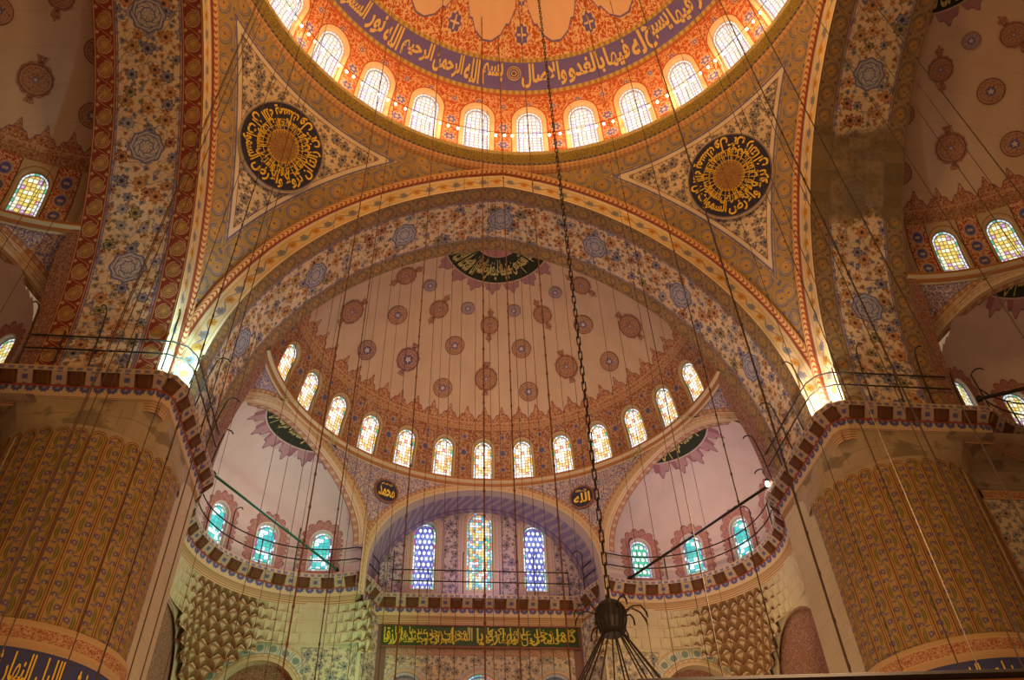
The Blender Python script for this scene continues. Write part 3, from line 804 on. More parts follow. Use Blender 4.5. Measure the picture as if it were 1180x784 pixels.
def medallion_mesh(mb, P0, n_, up_, R, kind, mi0=0):
    """P0 centre; flat painted ornament, slightly proud of the plaster"""
    n_ = Vector(n_).normalized(); up_ = (Vector(up_)-n_*Vector(up_).dot(n_)).normalized(); rt_ = up_.cross(n_)
    def put(x, y, d=0): return tuple(Vector(P0)+rt_*x+up_*y+n_*d)
    def disc(rf, cx=0, cy=0, d=.02, N=48, mi=0):
        v = [put(cx, cy, d)]; uv = [(cx/R, cy/R)]
        for k in range(N):
            a = 2*PI*k/N; r = rf(a); v.append(put(cx+r*math.cos(a), cy+r*math.sin(a), d)); uv.append(((cx+r*math.cos(a))/R, (cy+r*math.sin(a))/R))
        mb.add(v, [(0, 1+k, 1+(k+1) % N) for k in range(N)], mi, uv)
    if kind == 'oval':
        disc(lambda a: R*(1.0+.07*abs(math.cos(6*a)))*(1+.10*abs(math.sin(a))))
        for s in (-1, 1):
            disc(lambda a: R*.37*(1-.25*math.sin(a)*s)*(1+.15*math.cos(3*a-PI/2*s)), 0, s*R*1.60, .02, 20)
            disc(lambda a: R*.09, 0, s*R*1.22, .02, 10)
            disc(lambda a: R*.10*(1+.5*abs(math.sin(a))), 0, s*R*1.98, .02, 10)
    else: disc(lambda a: R)
def m_medal(g, blue=0.3, base=(.19, .065, .035), line=(.36, .21, .13), bl=(.10, .08, .17), solid=False):
    x, y = g.uv(); r = g.hyp(x, y); a = g.at(y, x)
    c = arabesque(g, x*.8, y*.8, base, line, 1.5)
    pet = g.lt(g.ab(r-.55-.12*g.cos(a*8)), .05, .03)
    c = g.mix(pet, c, line); c = g.mix(g.lt(g.ab(g.cos(a*4))*r, .06, .03)*g.lt(r, .8, .02), c, line)
    c = g.mix(g.lt(r, blue, .02), c, bl); c = g.mix(g.lt(r, blue*.55*(1+.3*g.cos(a*5)), .02), c, (.45, .34, .30))
    c = g.mix(g.band(r, .82, .88, .015)*g.lt(r, 1.0, .01), c, line); c = g.mix(g.lt(r, 1.0, .01)*(1-g.lt(r, .94, .01)), c, (.13, .05, .04))
    return g.done(c)
M_MR = mat('medallion_red', lambda g: m_medal(g, .34)); M_MO = mat('medallion_oval', lambda g: m_medal(g, .18, line=(.35, .19, .11))); M_MB = mat('medallion_blue', lambda g: m_medal(g, .4, base=(.15, .095, .13), line=(.32, .22, .20)))
M_MD = mat('medallion_dark', lambda g: m_medal(g, .42, base=(.12, .05, .06), line=(.36, .20, .15), bl=(.08, .06, .15)))

def semi_dome(M, yf_back, main, side, gm, dm):
    """returns shell root"""
    cy = CY if main else yf_back-.5
    q = cy-CY; fs = lambda d=0: fsemi(d, cy); dth = DTH if main else math.radians(12.4)
    names = {'main': 'qibla semi-dome', 'left': 'left side semi-dome', 'right': 'right side semi-dome'}[side]
    S = MB(); ub = 10*dth
    ks = range(-6, 7)
    for k in ks:
        L = LS
        bay(S, fs(), k*ub, (k-.5)*ub, (k+.5)*ub, 24.9, 27.92, L, [(.13, 1)], 0, vshift=24.9)
    for s in (-1, 1):
        a0, a1 = s*6.5*ub, s*10*math.radians(88)
        U = np.linspace(a0, a1, 6); Z = np.linspace(24.9, 27.92, 8)
        S.grid([[fs()(u, z) for z in Z] for u in U], [[(u, z-24.9) for z in Z] for u in U], mi=0)
    root = S.build('semi_dome_ceiling', [dm, mat('tan_window_surround', m_tan), mat('semi_dome_plaster', m_semi)], None, M=M)
    tag(root, {'main': 'qibla semi-dome of dusty pink plaster with painted medallions over a red windowed drum', 'left': 'left side semi-dome, partly hidden by the great arch, brownish plaster with oval medallions',
               'right': 'right side semi-dome, partly hidden by the great arch, dim plaster with round medallions'}[side], 'semi-dome', kind='structure')
    P = MB(); Z = np.concatenate([np.linspace(27.92, 31.8, 26), np.linspace(32.0, 32.39, 8)]); A = np.radians(np.linspace(-93, 93, 110))
    P.grid([[(sd(z)*math.sin(a), cy+sd(z)*math.cos(a), z) for z in Z] for a in A], [[(a*10, z) for z in Z] for a in A], [[(sd(z)*math.sin(a), sd(z)*math.cos(a)) for z in Z] for a in A])
    # close the crown
    P.build('plaster_shell', mat('semi_dome_plaster', m_semi), root, 'plan', M=M, smooth=True)
    for k in ks:
        window(wname(), fs(0), fs(.14), k*ub, LS, gm, plain('tan_frame', (.36, .25, .13)),
               'small arched stained glass window in the %s drum, %s from the left' % (names, ORD[k+6]), M=M)
    # painted medallions
    for az, items in ((0, [(31.42, .46, 'oval'), (29.87, .58, 'oval')]), (16.6, [(31.70, .36, 'blue'), (30.78, .52, 'round'), (29.32, .52, 'round')]),
                      (34, [(31.47, .46, 'oval'), (29.87, .58, 'oval')]), (50.8, [(31.73, .34, 'blue'), (30.80, .52, 'round'), (29.36, .52, 'round')]), (67.3, [(31.5, .46, 'oval'), (29.85, .58, 'oval')]),
                      (83, [(30.8, .5, 'round'), (29.35, .5, 'round')])):
        for s in ((1,) if az == 0 else (-1, 1)):
            for z, R, kd in items:
                a = math.radians(az*s); r = sd(z); rr = r
                dz = (sd(z+.05)-sd(z-.05))/.1          # slope dr/dz
                rad = Vector((math.sin(a), math.cos(a), 0)); tup = (rad*dz+Vector((0, 0, 1))).normalized()
                nrm = -(Vector((0, 0, 1)).cross(Vector((math.cos(a), -math.sin(a), 0)))); nrm = tup.cross(Vector((math.cos(a), -math.sin(a), 0)))
                if nrm.dot(-rad) < 0: nrm = -nrm
                Pc = Vector((r*math.sin(a), cy+r*math.cos(a), z))+nrm*.03
                mb = MB(); medallion_mesh(mb, Pc, nrm, tup, R, 'oval' if kd == 'oval' else 'round')
                mt = {'oval': M_MO, 'round': M_MR, 'blue': M_MB}[kd]
                if main and s < 0 and ((az == 34 and z < 30) or (az == 50.8 and z < 30)): mt = M_MD
                mb.build('painted_medallion', mt, root, M=M)
    # ledge below the drum
    lg = MB(); pr = [(10.02, 24.62), (9.86, 24.68), (9.84, 24.78), (9.70, 24.84), (9.68, 24.98), (10.02, 25.0)]
    revolve(lg, pr, -87.5, 87.5, 90, (0, cy))
    lg.build('drum_ledge', mat('ledge_moulding', m_fillet), root, M=M)
    # apex lettering
    t = MB()
    def fa(az, v):
        r = 2.42-v; a = math.radians(az); z = 24.9+7.5*math.sqrt(1-(r/10)**2)-.04
        return (r*math.sin(a), cy+r*math.cos(a), z)
    for wd, a0, a1 in (('انا فتحنا لك فتحا', -82, -28), ('مبينا ليغفر لك', -26, 26), ('الله ما تقدم من', 28, 82)): text_on(t, wd, fa, a0, a1, 0.0, 1.25, bold=.02)
    for wd, a0, a1 in (('ذنبك وما تاخر', -78, -5), ('ويتم نعمته عليك', 4, 80)): text_on(t, wd, fa, a0, a1, .25, 1.0, bold=.015)
    t.build('apex_lettering', plain('dull_gold_lettering', (.36, .29, .08), .5), root, M=M)

    # -------- cylinder wall with three arches below the drum
    Wl = MB(); cw = lambda d=0: cyl10(d, cy)
    def arched(uc, c, zs, rise, n=22):
        L = []
        for k in range(n+1):
            a = PI*k/n; x = c*math.cos(a); L.append((10*math.asin(max(-1, min(1, x/10))), zs+rise*math.sin(a)))
        v0 = 17.9; R0 = L[0][0]
        return [(R0, v0+(zs-v0)*k/4) for k in range(4)]+L+[(-R0, zs-(zs-v0)*k/4) for k in range(1, 5)]+[(-R0*(1-k/3), v0) for k in range(1, 6)]
    rd = math.radians
    Lc = arched(0, 10*math.sin(rd(32.6)), 19.35, 5.15); Lx = arched(0, 10*math.sin(rd(27.4)), 20.3, 4.15)
    bay(Wl, cw(), 0, -10*rd(33.7), 10*rd(33.7), 17.9, 24.9, Lc, [(.18, 2), (.30, 1)], 0)
    for s in (-1, 1):
        c_ = s*10*rd(61.6); a_, b_ = sorted((s*10*rd(33.7), s*10*rd(89.5)))
        bay(Wl, cw(), c_, a_, b_, 17.9, 24.9, Lx, [(.22, 2), (.28, 1)], 0)
    wl = Wl.build('wall_%s' % {'main': 'qibla', 'left': 'left', 'right': 'right'}[side], [mat('painted_spandrels', m_spandrel), mat('arch_rim', m_rim), mat('cream_moulding', lambda g: m_rim(g, ((.52, .38, .22), (.42, .28, .14), (.50, .36, .2))))], None, M=M)
    tag(wl, {'main': 'qibla wall below the semi-dome, three painted arches with lilac spandrels', 'left': 'left side wall of the hall with painted arches beyond the pillar', 'right': 'right side wall of the hall with painted arches beyond the pillar'}[side], 'wall', kind='structure')
    # soffit of the exedra arches (outline pushed outward)
    for s in (-1, 1):
        ax = rd(61.6)*s; dirv = Vector((math.sin(ax), math.cos(ax), 0))
        sf = MB(); row0, row1, UV0, UV1, p = [], [], [], [], 0
        for k in range(4, 27):
            u, z = Lx[k]; a = Vector(cw(0)(s*10*rd(61.6)+u, z)); b = a+dirv*.55
            row0.append(a); row1.append(b); UV0.append((k*.4, 0)); UV1.append((k*.4, 1))
        sf.grid([row0, row1], [UV0, UV1]); sf.build('arch_soffit', mat('arch_rim', m_rim), wl, M=M)
    # exedra half domes
    for s in (-1, 1):
        ex = (s*EXC[0], EXC[1]+q)
        fe = (lambda ex, s: lambda d=0: (lambda u, v: (ex[0]+(ed(v)+d)*math.sin(s*u/ER), ex[1]+(ed(v)+d)*math.cos(u/ER), v)))(ex, s)
        X = MB(); wins = [-1.5+29.5*k for k in range(5)]; half = rd(29.5)/2*ER
        uvf = lambda u: u
        for az in wins:
            bay(X, fe(), rd(az)*ER, rd(az)*ER-half, rd(az)*ER+half, 19.2, 22.5, LE, [(.52, 1)], 0)
        Z = np.linspace(19.2, 22.5, 10)
        for a0, a1 in ((-45, -16.25), (wins[-1]+14.75, 165)):
            U = np.radians(np.linspace(a0, a1, 8))*ER; X.grid([[fe()(u, z) for z in Z] for u in U], [[(u, z) for z in Z] for u in U], mi=0)
        Z = np.concatenate([np.linspace(22.5, 24.6, 14), np.linspace(24.65, 24.949, 10)]); A = np.radians(np.linspace(-48, 168, 130))
        axr = rd(59.4)
        X.grid([[fe()(a*ER, z) for z in Z] for a in A], [[(a*ER, z) for z in Z] for a in A], [[(ed(z)*math.sin(a-axr), ed(z)*math.cos(a-axr)) for z in Z] for a in A], mi=0)
        def keep(f):
            c_ = [sum(X.v[i][q_] for i in f)/len(f) for q_ in range(3)]
            a_ = math.atan2(abs(c_[0]), c_[1]-cy)
            return math.hypot(c_[0], c_[1]-cy) > rwall(a_, c_[2])-.03 and c_[1] > cy-.1 and abs(c_[0]) > 5.36
        X.f, X.mi = zip(*[(f, m_) for f, m_ in zip(X.f, X.mi) if keep(f)])
        X.f, X.mi = list(X.f), list(X.mi)
        eo = X.build('exedra_ceiling', [mat('exedra_plaster', m_exedra), mat('window_halo', m_halo)], None, 'plan', M=M)
        tag(eo, '%s exedra half-dome of the %s, lilac-pink plaster with a dark calligraphy disc' % ('left' if s < 0 else 'right', names), 'half-dome', kind='structure')
        for i, az in enumerate(wins):
            gmm = mat('glass_exedra', mg_exed) if not (main and s > 0 and i == 0) else mat('glass_green', mg_green)
            if side != 'main': gmm = mat('glass_side', mg_side)
            window(wname(), fe(0), fe(.15), rd(az)*ER, LE, gmm, plain('white_frame', (.55, .47, .40)),
                   'arched stained glass window in the %s exedra of the %s, %s counting outward from the centre' % ('left' if s < 0 else 'right', names, ORD[i]), M=M)
        t = MB()
        def fx(az, v, ex=ex, s=s):
            r = 2.35-v; a = s*(axr)+math.radians(az); z = 21+3.95*math.sqrt(1-(r/ER)**2)-.04
            return (ex[0]+r*math.sin(a), ex[1]+r*math.cos(a), z)
        for wd, a0, a1 in (('قل كل يعمل على', -80, -28), ('شاكلته فربكم', -26, 26), ('اعلم بمن هو', 28, 80)): text_on(t, wd, fx, a0, a1, 0.0, 1.2, bold=.02)
        t.build('disc_lettering', plain('dull_gold_lettering', (.36, .29, .08), .5), eo, M=M)
    return root, wl, cy
qs, qw, _ = semi_dome(I4, 15.9, True, 'main', mat('glass_semi', mg_semi), mat('semi_drum', m_semi_drum))
semi_dome(FR_LEFT, 15.7, False, 'left', mat('glass_side', mg_side), mat('side_drum', m_side_drum))
semi_dome(FR_RIGHT, 15.7, False, 'right', mat('glass_side', mg_side), mat('side_drum', m_side_drum))

# ------------------------------------------------------------------ qibla recess behind the middle arch
R_ = MB(); YW = 27.6
rows, uvr = [], []
for k in range(31):
    a = PI*k/30; x = 5.39*math.cos(a); z = 19.35+5.15*math.sin(a); y0 = CY+math.sqrt(max(100-x*x, 0))
    rows.append([(x, y0+(YW-y0)*t, z) for t in (0, .15, .4, .7, 1)]); uvr.append([(5.4*a, t) for t in (0, .15, .4, .7, 1)])
R_.grid(rows, uvr)
for s in (-1, 1): R_.grid([[(s*5.39, CY+math.sqrt(100-5.39**2), z), (s*5.39, YW, z)] for z in (17.9, 19.35)], [[(z, 0), (z, 1)] for z in (17.9, 19.35)])
rz = R_.build('wall_recess', mat('lilac_soffit', m_lilac), smooth=True)
tag(rz, 'lilac painted soffit of the middle arch on the qibla wall', 'arch', kind='structure')
B = MB(); fq = lambda u, v: (u, YW, v)
Lm = arch_outline(.70, 20.1, 23.9, .85, 12, .6); Ls = arch_outline(.60, 20.1, 23.25, .70, 12, .6)
for uc, u0, u1, L in ((-2.85, -5.6, -1.45, Ls), (0, -1.45, 1.45, Lm), (2.85, 1.45, 5.6, Ls)):
    bay(B, fq, uc, u0, u1, 18.5, 25.2, L, [(.14, 1), (.30, 2)], 0)
bo = B.build('wall_window_bay', [mat('qibla_floral', m_qibla), mat('cream_moulding'), mat('pink_surround', lambda g: m_rim(g, ((.50, .36, .34), (.46, .33, .30), (.4, .28, .26))))])
tag(bo, 'recessed wall with three tall windows, grey and lilac floral painting', 'wall', kind='structure')
fq2 = lambda u, v: (u, YW+.35, v)
for uc, L, mt, lb in ((-2.85, Ls, 'glass_lattice', 'tall pointed blue-lattice stained glass window, left of the three in the recess'), (0, Lm, 'glass_middle', 'tall pointed many-coloured stained glass window, middle of the three in the recess'),
                      (2.85, Ls, 'glass_lattice', 'tall pointed blue-lattice stained glass window, right of the three in the recess')):
    window(wname(), fq, fq2, uc, L, mat(mt, mg_lat if 'latt' in mt else mg_mid), plain('white_frame', (.55, .47, .40)), lb)

# ------------------------------------------------------------------ balcony cornice
CC = (7.6, 20.2); CR = 4.45
def front_path():
    H = [(x, 26.4) for x in np.linspace(0, 4.65, 10)]+[(4.78, 25.95), (5.1, 25.1), (5.45, 24.45)]
    H += [(CC[0]+CR*math.sin(a), CC[1]+CR*math.cos(a)) for a in np.radians(np.linspace(-24, 131, 40))]
    H += [(10.9, 16.9)]
    return H
HP = front_path()
def offset_path(P, d):
    out = []
    for i in range(len(P)):
        a = P[max(i-1, 0)]; b = P[i]; c = P[min(i+1, len(P)-1)]
        n1 = Vector((-(b[1]-a[1]), b[0]-a[0])) if i > 0 else None; n2 = Vector((-(c[1]-b[1]), c[0]-b[0])) if i < len(P)-1 else None
        n1 = n1.normalized() if n1 else n2.normalized(); n2 = n2.normalized() if n2 else n1
        n = (n1+n2).normalized(); k = 1/max(n.dot(n1), .55)
        out.append((b[0]+n.x*d*k, b[1]+n.y*d*k))
    return out
CORN = [(0.22, 19.30, 0.0, 19.29, 0), (0, 19.29, 0, 19.12, 0), (0.0, 19.12, .32, 18.72, 1), (.32, 18.72, .34, 18.70, 4), (.34, 18.70, .42, 18.34, 2), (.42, 18.34, .52, 18.22, 3), (.52, 18.22, .56, 18.0, 3)]
M_CORN = [mat('cornice_lip', m_lip), mat('cornice_corbels', m_corbel), mat('cornice_palmettes', m_palm), mat('cornice_fillets', m_fillet), plain('cornice_red_line', (.28, .05, .02))]
def sweep_cornice(P, M=None, extra=True):
    mb = MB(); s = [0]
    for a, b in zip(P, P[1:]): s.append(s[-1]+math.dist(a, b))
    for d0, z0, d1, z1, mi in CORN:
        A_, B_ = offset_path(P, d0), offset_path(P, d1)
        mb.grid([[(a[0], a[1], z0), (b[0], b[1], z1)] for a, b in zip(A_, B_)], [[(q, 0), (q, 1)] for q in s], mi=mi)
    # carved corbel blocks giving the niches depth
    acc = 0; nxt = .52
    for i in range(len(P)-1):
        L = math.dist(P[i], P[i+1])
        while nxt <= s[i+1]:
            t = (nxt-s[i])/L; x, y = P[i][0]+(P[i+1][0]-P[i][0])*t, P[i][1]+(P[i+1][1]-P[i][1])*t
            dx, dy = (P[i+1][0]-P[i][0])/L, (P[i+1][1]-P[i][1])/L; nx_, ny_ = -dy, dx
            o_ = lambda u, d, z: (x+dx*u+nx_*d, y+dy*u+ny_*d, z)
            v = [o_(-.21, .02, 19.1), o_(.21, .02, 19.1), o_(.21, .34, 18.73), o_(-.21, .34, 18.73), o_(-.17, .03, 18.98), o_(.17, .03, 18.98), o_(.17, .22, 18.73), o_(-.17, .22, 18.73)]
            mb.add(v, [(0, 1, 5, 4), (4, 5, 6, 7), (1, 2, 6, 5), (0, 4, 7, 3), (3, 7, 6, 2)], 1, [(nxt-.2, .3), (nxt+.2, .3), (nxt+.2, .9), (nxt-.2, .9)]*2)
            nxt += 1.05
    return mb
full = [(-x, y) for x, y in HP[::-1]][:-1]+HP
tag(sweep_cornice(full).build('trim_2', M_CORN), 'balcony cornice with brown niches and blue palmettes curving round both exedrae', 'cornice', kind='structure')
sw_ = [(y, x) for x, y in HP[::-1]]
for sx, nm in ((-1, 'left'), (1, 'right')):
    mb = sweep_cornice(sw_, None)
    o = mb.build('trim_%d' % (3 if sx < 0 else 4), M_CORN, M=MX if sx < 0 else I4)
    tag(o, 'curved balcony cornice at the %s edge, beyond the %s pillar' % (nm, nm), 'cornice', kind='structure')

# ------------------------------------------------------------------ lower walls and muqarnas
def lower_exedra(T_, label_side, main=True):
    mb = MB(); az = np.radians(np.linspace(-30, 122, 521)); n = 7
    def circ(a): return Vector((CC[0]+5.0*math.sin(a), CC[1]+5.0*math.cos(a)))
    def squ(a):
        r = 1e9
        if math.sin(a) > 1e-6: r = min(r, 4.95/math.sin(a))
        if math.cos(a) > 1e-6: r = min(r, 4.95/math.cos(a))
        r = min(r, 9.45/max(1e-6, abs(math.sin(a))+abs(math.cos(a)))) if math.cos(a) > -.3 else r
        return Vector((CC[0]+max(r, 4.95)*math.sin(a), CC[1]+max(r, 4.95)*math.cos(a)))
    zt = 18.05; n = 9; hh = .45; CW = .44
    rows, uvr, uv2 = [], [], []
    for j in range(n):
        f0, f1 = (j/n)**1.05, ((j+1)/n)**1.05; off = .5*(j % 2)
        for t in (0.0, .15, .4, .7, .95, 1.0):
            row, ur, u2_ = [], [], []
            for i, a in enumerate(az):
                P0, P1 = circ(a).lerp(squ(a), f0), circ(a).lerp(squ(a), f1)
                ph = a*ER/CW+off; w_ = abs(((ph+.5) % 1)-.5)*2            # 0 in the middle of a cell, 1 on a rib
                amt = min(1, (squ(a)-circ(a)).length/.8)
                arch_ = max(0.0, 1-w_**1.15)                               # hollow of the cell
                deep = (.06+.50*amt)*arch_*min(1, t*1.5)
                lean = .10*t if t < 1 else 1.0
                p = P0.lerp(P1, lean); d = (p-Vector(CC)).normalized()
                p = p+d*(deep if t < 1 else 0)
                z = zt-hh*j-hh*t+(.26*arch_*amt+.04 if t >= .95 else 0)
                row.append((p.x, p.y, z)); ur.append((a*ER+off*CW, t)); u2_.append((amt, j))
            rows.append(row); uvr.append(ur); uv2.append(u2_)
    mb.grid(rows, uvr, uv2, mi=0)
    ka = len(az)
    def keepm(f):
        i = min(f); r_, c_ = divmod(i, ka); return r_//6 < 3.6+3.2*max(0, (squ(az[c_])-circ(az[c_])).length-.3)
    kk = [keepm(f) for f in mb.f]; mb.mi = [m_ for m_, q_ in zip(mb.mi, kk) if q_]; mb.f = [f for f, q_ in zip(mb.f, kk) if q_]
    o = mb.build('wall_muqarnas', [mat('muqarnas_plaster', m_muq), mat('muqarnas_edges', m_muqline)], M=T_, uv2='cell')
    tag(o, 'carved stalactite vaulting under the %s exedra balcony' % label_side, 'muqarnas', kind='structure')
    w_ = MB(); yb = CC[1]+4.98; xb = CC[0]+4.98
    # flat back wall with a big blind arch
    L = arch_outline(1.75, 9, 13.4, 2.15, 16, .8)
    fb = lambda u, v: (u, yb, v)
    bay(w_, fb, 9.5, 5.35, 12.7, 8, 18.3, L, [(.30, 1), (.42, 2), (.12, 1)], 0)
    w_.grid([[(9.5-2, yb+.5, 8), (9.5+2, yb+.5, 8)], [(9.5-2, yb+.5, 16), (9.5+2, yb+.5, 16)]], [[(0, 0), (4, 0)], [(0, 8), (4, 8)]], mi=3)
    w_.grid([[(9.5+L[k % len(L)][0], yb, L[k % len(L)][1]) for k in range(len(L)+1)], [(9.5+L[k % len(L)][0], yb+.5, L[k % len(L)][1]) for k in range(len(L)+1)]], mi=0)
    w_.grid([[(5.85, yb-.03, 12), (7.0, yb-.03, 12)], [(5.85, yb-.03, 16.1), (7.9, yb-.03, 16.1)]], [[(0, 0), (1.2, 0)], [(0, 4), (2, 4)]], mi=4)
    # side wall with pointed niche
    L2 = arch_outline(2.6, 9, 13.2, 2.9, 16, .9)
    fs_ = lambda u, v: (xb, u, v)
    bay(w_, fs_, 21.2, 15.3, 25.3, 8, 18.3, L2, [(.10, 3)], 0)
    w_.grid([[(xb+.12, 18.5, 8), (xb+.12, 24.3, 8)], [(xb+.12, 18.5, 16.2), (xb+.12, 24.3, 16.2)]], [[(0, 0), (4.7, 0)], [(0, 7.4), (4.7, 7.4)]], mi=3)
    # pilaster between centre bay and exedra
    for (xa, ya, xb_, yb_) in ((4.78, 27.0, 4.78, 26.75), (4.78, 26.75, 5.5, yb-.02), (5.5, yb-.02, 5.9, yb+.0)):
        w_.grid([[(xa, ya, 8), (xb_, yb_, 8)], [(xa, ya, 18.1), (xb_, yb_, 18.1)]], [[(0, 8), (1.6, 8)], [(0, 18.1), (1.6, 18.1)]], mi=4)
    o = w_.build('wall_exedra', [mat('pale_plaster', m_plaster), mat('cream_moulding'), mat('voussoir_ring', m_vous), mat('brown_arabesque', m_brownpanel), mat('painted_tile', m_tile)], M=T_)
    tag(o, 'pale lower wall under the %s exedra with a wide arch and pointed brown niche' % label_side, 'wall', kind='structure')
def m_vous(g):
    s, t = g.uv(); x = g.rep(s, .52)
    c = g.mix(g.lt(g.hyp(x, (t-.5)*.42), .15, .02), (.48, .42, .30), (.16, .20, .17)); c = g.mix(g.lt(g.ab(g.ab(x)-.21), .02, .01), c, (.2, .22, .22))
    return g.done(c)
lower_exedra(MX, 'left'); lower_exedra(I4, 'right')
for Mq, nm in ((FR_LEFT, 'far left side'), (FR_RIGHT, 'far right side')):
    w_ = MB()
    for s in (-1, 1):
        fs_ = lambda u, v: (s*(CC[0]+5.0-.75*0), u, v)
        x0 = s*12.58
        w_.grid([[(x0, 15.0, z), (x0, 25.2, z)] for z in (8, 18.3)], [[(0, z), (10, z)] for z in (8, 18.3)], mi=0)
        w_.grid([[(x0, 25.2, z), (0, 25.2, z)] for z in (8, 18.3)], [[(0, z), (12, z)] for z in (8, 18.3)], mi=0)
        w_.grid([[(s*10.95, 15.2, 18.12), (s*13.4, 15.2, 18.12)], [(s*10.95, 25.6, 18.12), (s*13.4, 25.6, 18.12)]], [[(0, 0), (2, 0)], [(0, 10), (2, 10)]], mi=0)
        w_.grid([[(s*12.50, 16.4, 9), (s*12.50, 24.2, 9)], [(s*12.50, 16.4, 16.4), (s*12.50, 24.2, 16.4)]], [[(0, 0), (8, 0)], [(0, 7.4), (8, 7.4)]], mi=1)
        for (a1_, a2_, b1_, b2_) in ((16.2, 24.4, 16.4, 16.75), (16.1, 16.5, 9, 16.75)): w_.grid([[(s*12.47, a1_, b1_), (s*12.47, a2_, b1_)], [(s*12.47, a1_, b2_), (s*12.47, a2_, b2_)]], [[(0, 0), (8, 0)], [(0, 1), (8, 1)]], mi=2)
    o = w_.build('wall_outer', [mat('stone'), mat('painted_tile', m_tile), mat('pier_red_band', m_pier_band)], M=Mq)
    tag(o, 'lower wall on the %s under the side balcony' % nm, 'wall', kind='structure')
# middle lower wall
mw = MB(); fm = lambda u, v: (u, 27.0, v)
Lw = arch_outline(.80, 10, 15.0, .85, 12, .8)
for uc, a_, b_ in ((-3.42, -4.85, -1.75), (0, -1.75, 1.75), (3.42, 1.75, 4.85)):
    bay(mw, fm, uc, a_, b_, 8, 16.55, Lw, [(.14, 1), (.16, 2)], 0)
for z0, z1, mi in ((16.55, 16.95, 3), (16.95, 18.0, 3), (18.0, 18.35, 3)):
    mw.grid([[(-4.85, 27.0, z0), (4.85, 27.0, z0)], [(-4.85, 27.0, z1), (4.85, 27.0, z1)]], [[(0, 0), (9.7, 0)], [(0, 1), (9.7, 1)]], mi=mi)
for s in (-1, 1):
    mw.grid([[(s*4.85, 26.99, 8), (s*4.35, 26.99, 8)], [(s*4.85, 26.99, 18.2), (s*4.35, 26.99, 18.2)]], [[(0, 0), (.5, 0)], [(0, 10), (.5, 10)]], mi=2)
mo = mw.build('wall_middle', [mat('painted_tile', m_tile), mat('cream_moulding'), mat('grey_rim', lambda g: m_rim(g, ((.40, .36, .32), (.48, .42, .30), (.3, .28, .3)))), mat('rose_scroll_band', lambda g: g.done(scroll(g, g.uv()[0], g.uv()[1]*.5, .5, (.38, .23, .14), (.24, .12, .08), (.44, .29, .18), (.30, .16, .12))))])
tag(mo, 'painted wall under the middle balcony with rosy scroll bands', 'wall', kind='structure')
for uc, lb in ((-3.42, 'left'), (0, 'middle'), (3.42, 'right')):
    window(wname(), fm, lambda u, v: (u, 27.25, v), uc, Lw, mat('glass_middle' if uc == 0 else 'glass_pale', mg_pale if False else (lambda g: glass(g, [(.42, .40, .36), (.30, .30, .32), (.46, .42, .36)], [(.45, .42, .36), (.30, .34, .34)], 4, .3, .06, .35))),
           plain('white_frame', (.55, .47, .40)), 'arched window head at the bottom of the middle wall, %s of the three' % lb)
fl = MB(); fl.grid([[(-30, -30, 0), (30, -30, 0)], [(-30, 30, 0), (30, 30, 0)]], [[(-30, -30), (30, -30)], [(-30, 30), (30, 30)]])
tag(fl.build('floor', mat('carpet', lambda g: g.done(floral(g, g.uv()[0], g.uv()[1], (.30, .035, .03), [(.05, .08, .25), (.45, .30, .15)], .8)))), 'red patterned carpet floor', 'floor', kind='structure')

# ================================================================== THINGS
IRON = plain('dark_iron', (.035, .025, .018), .55, .6)
STEEL = plain('grey_tube', (.20, .19, .17), .4, .7)
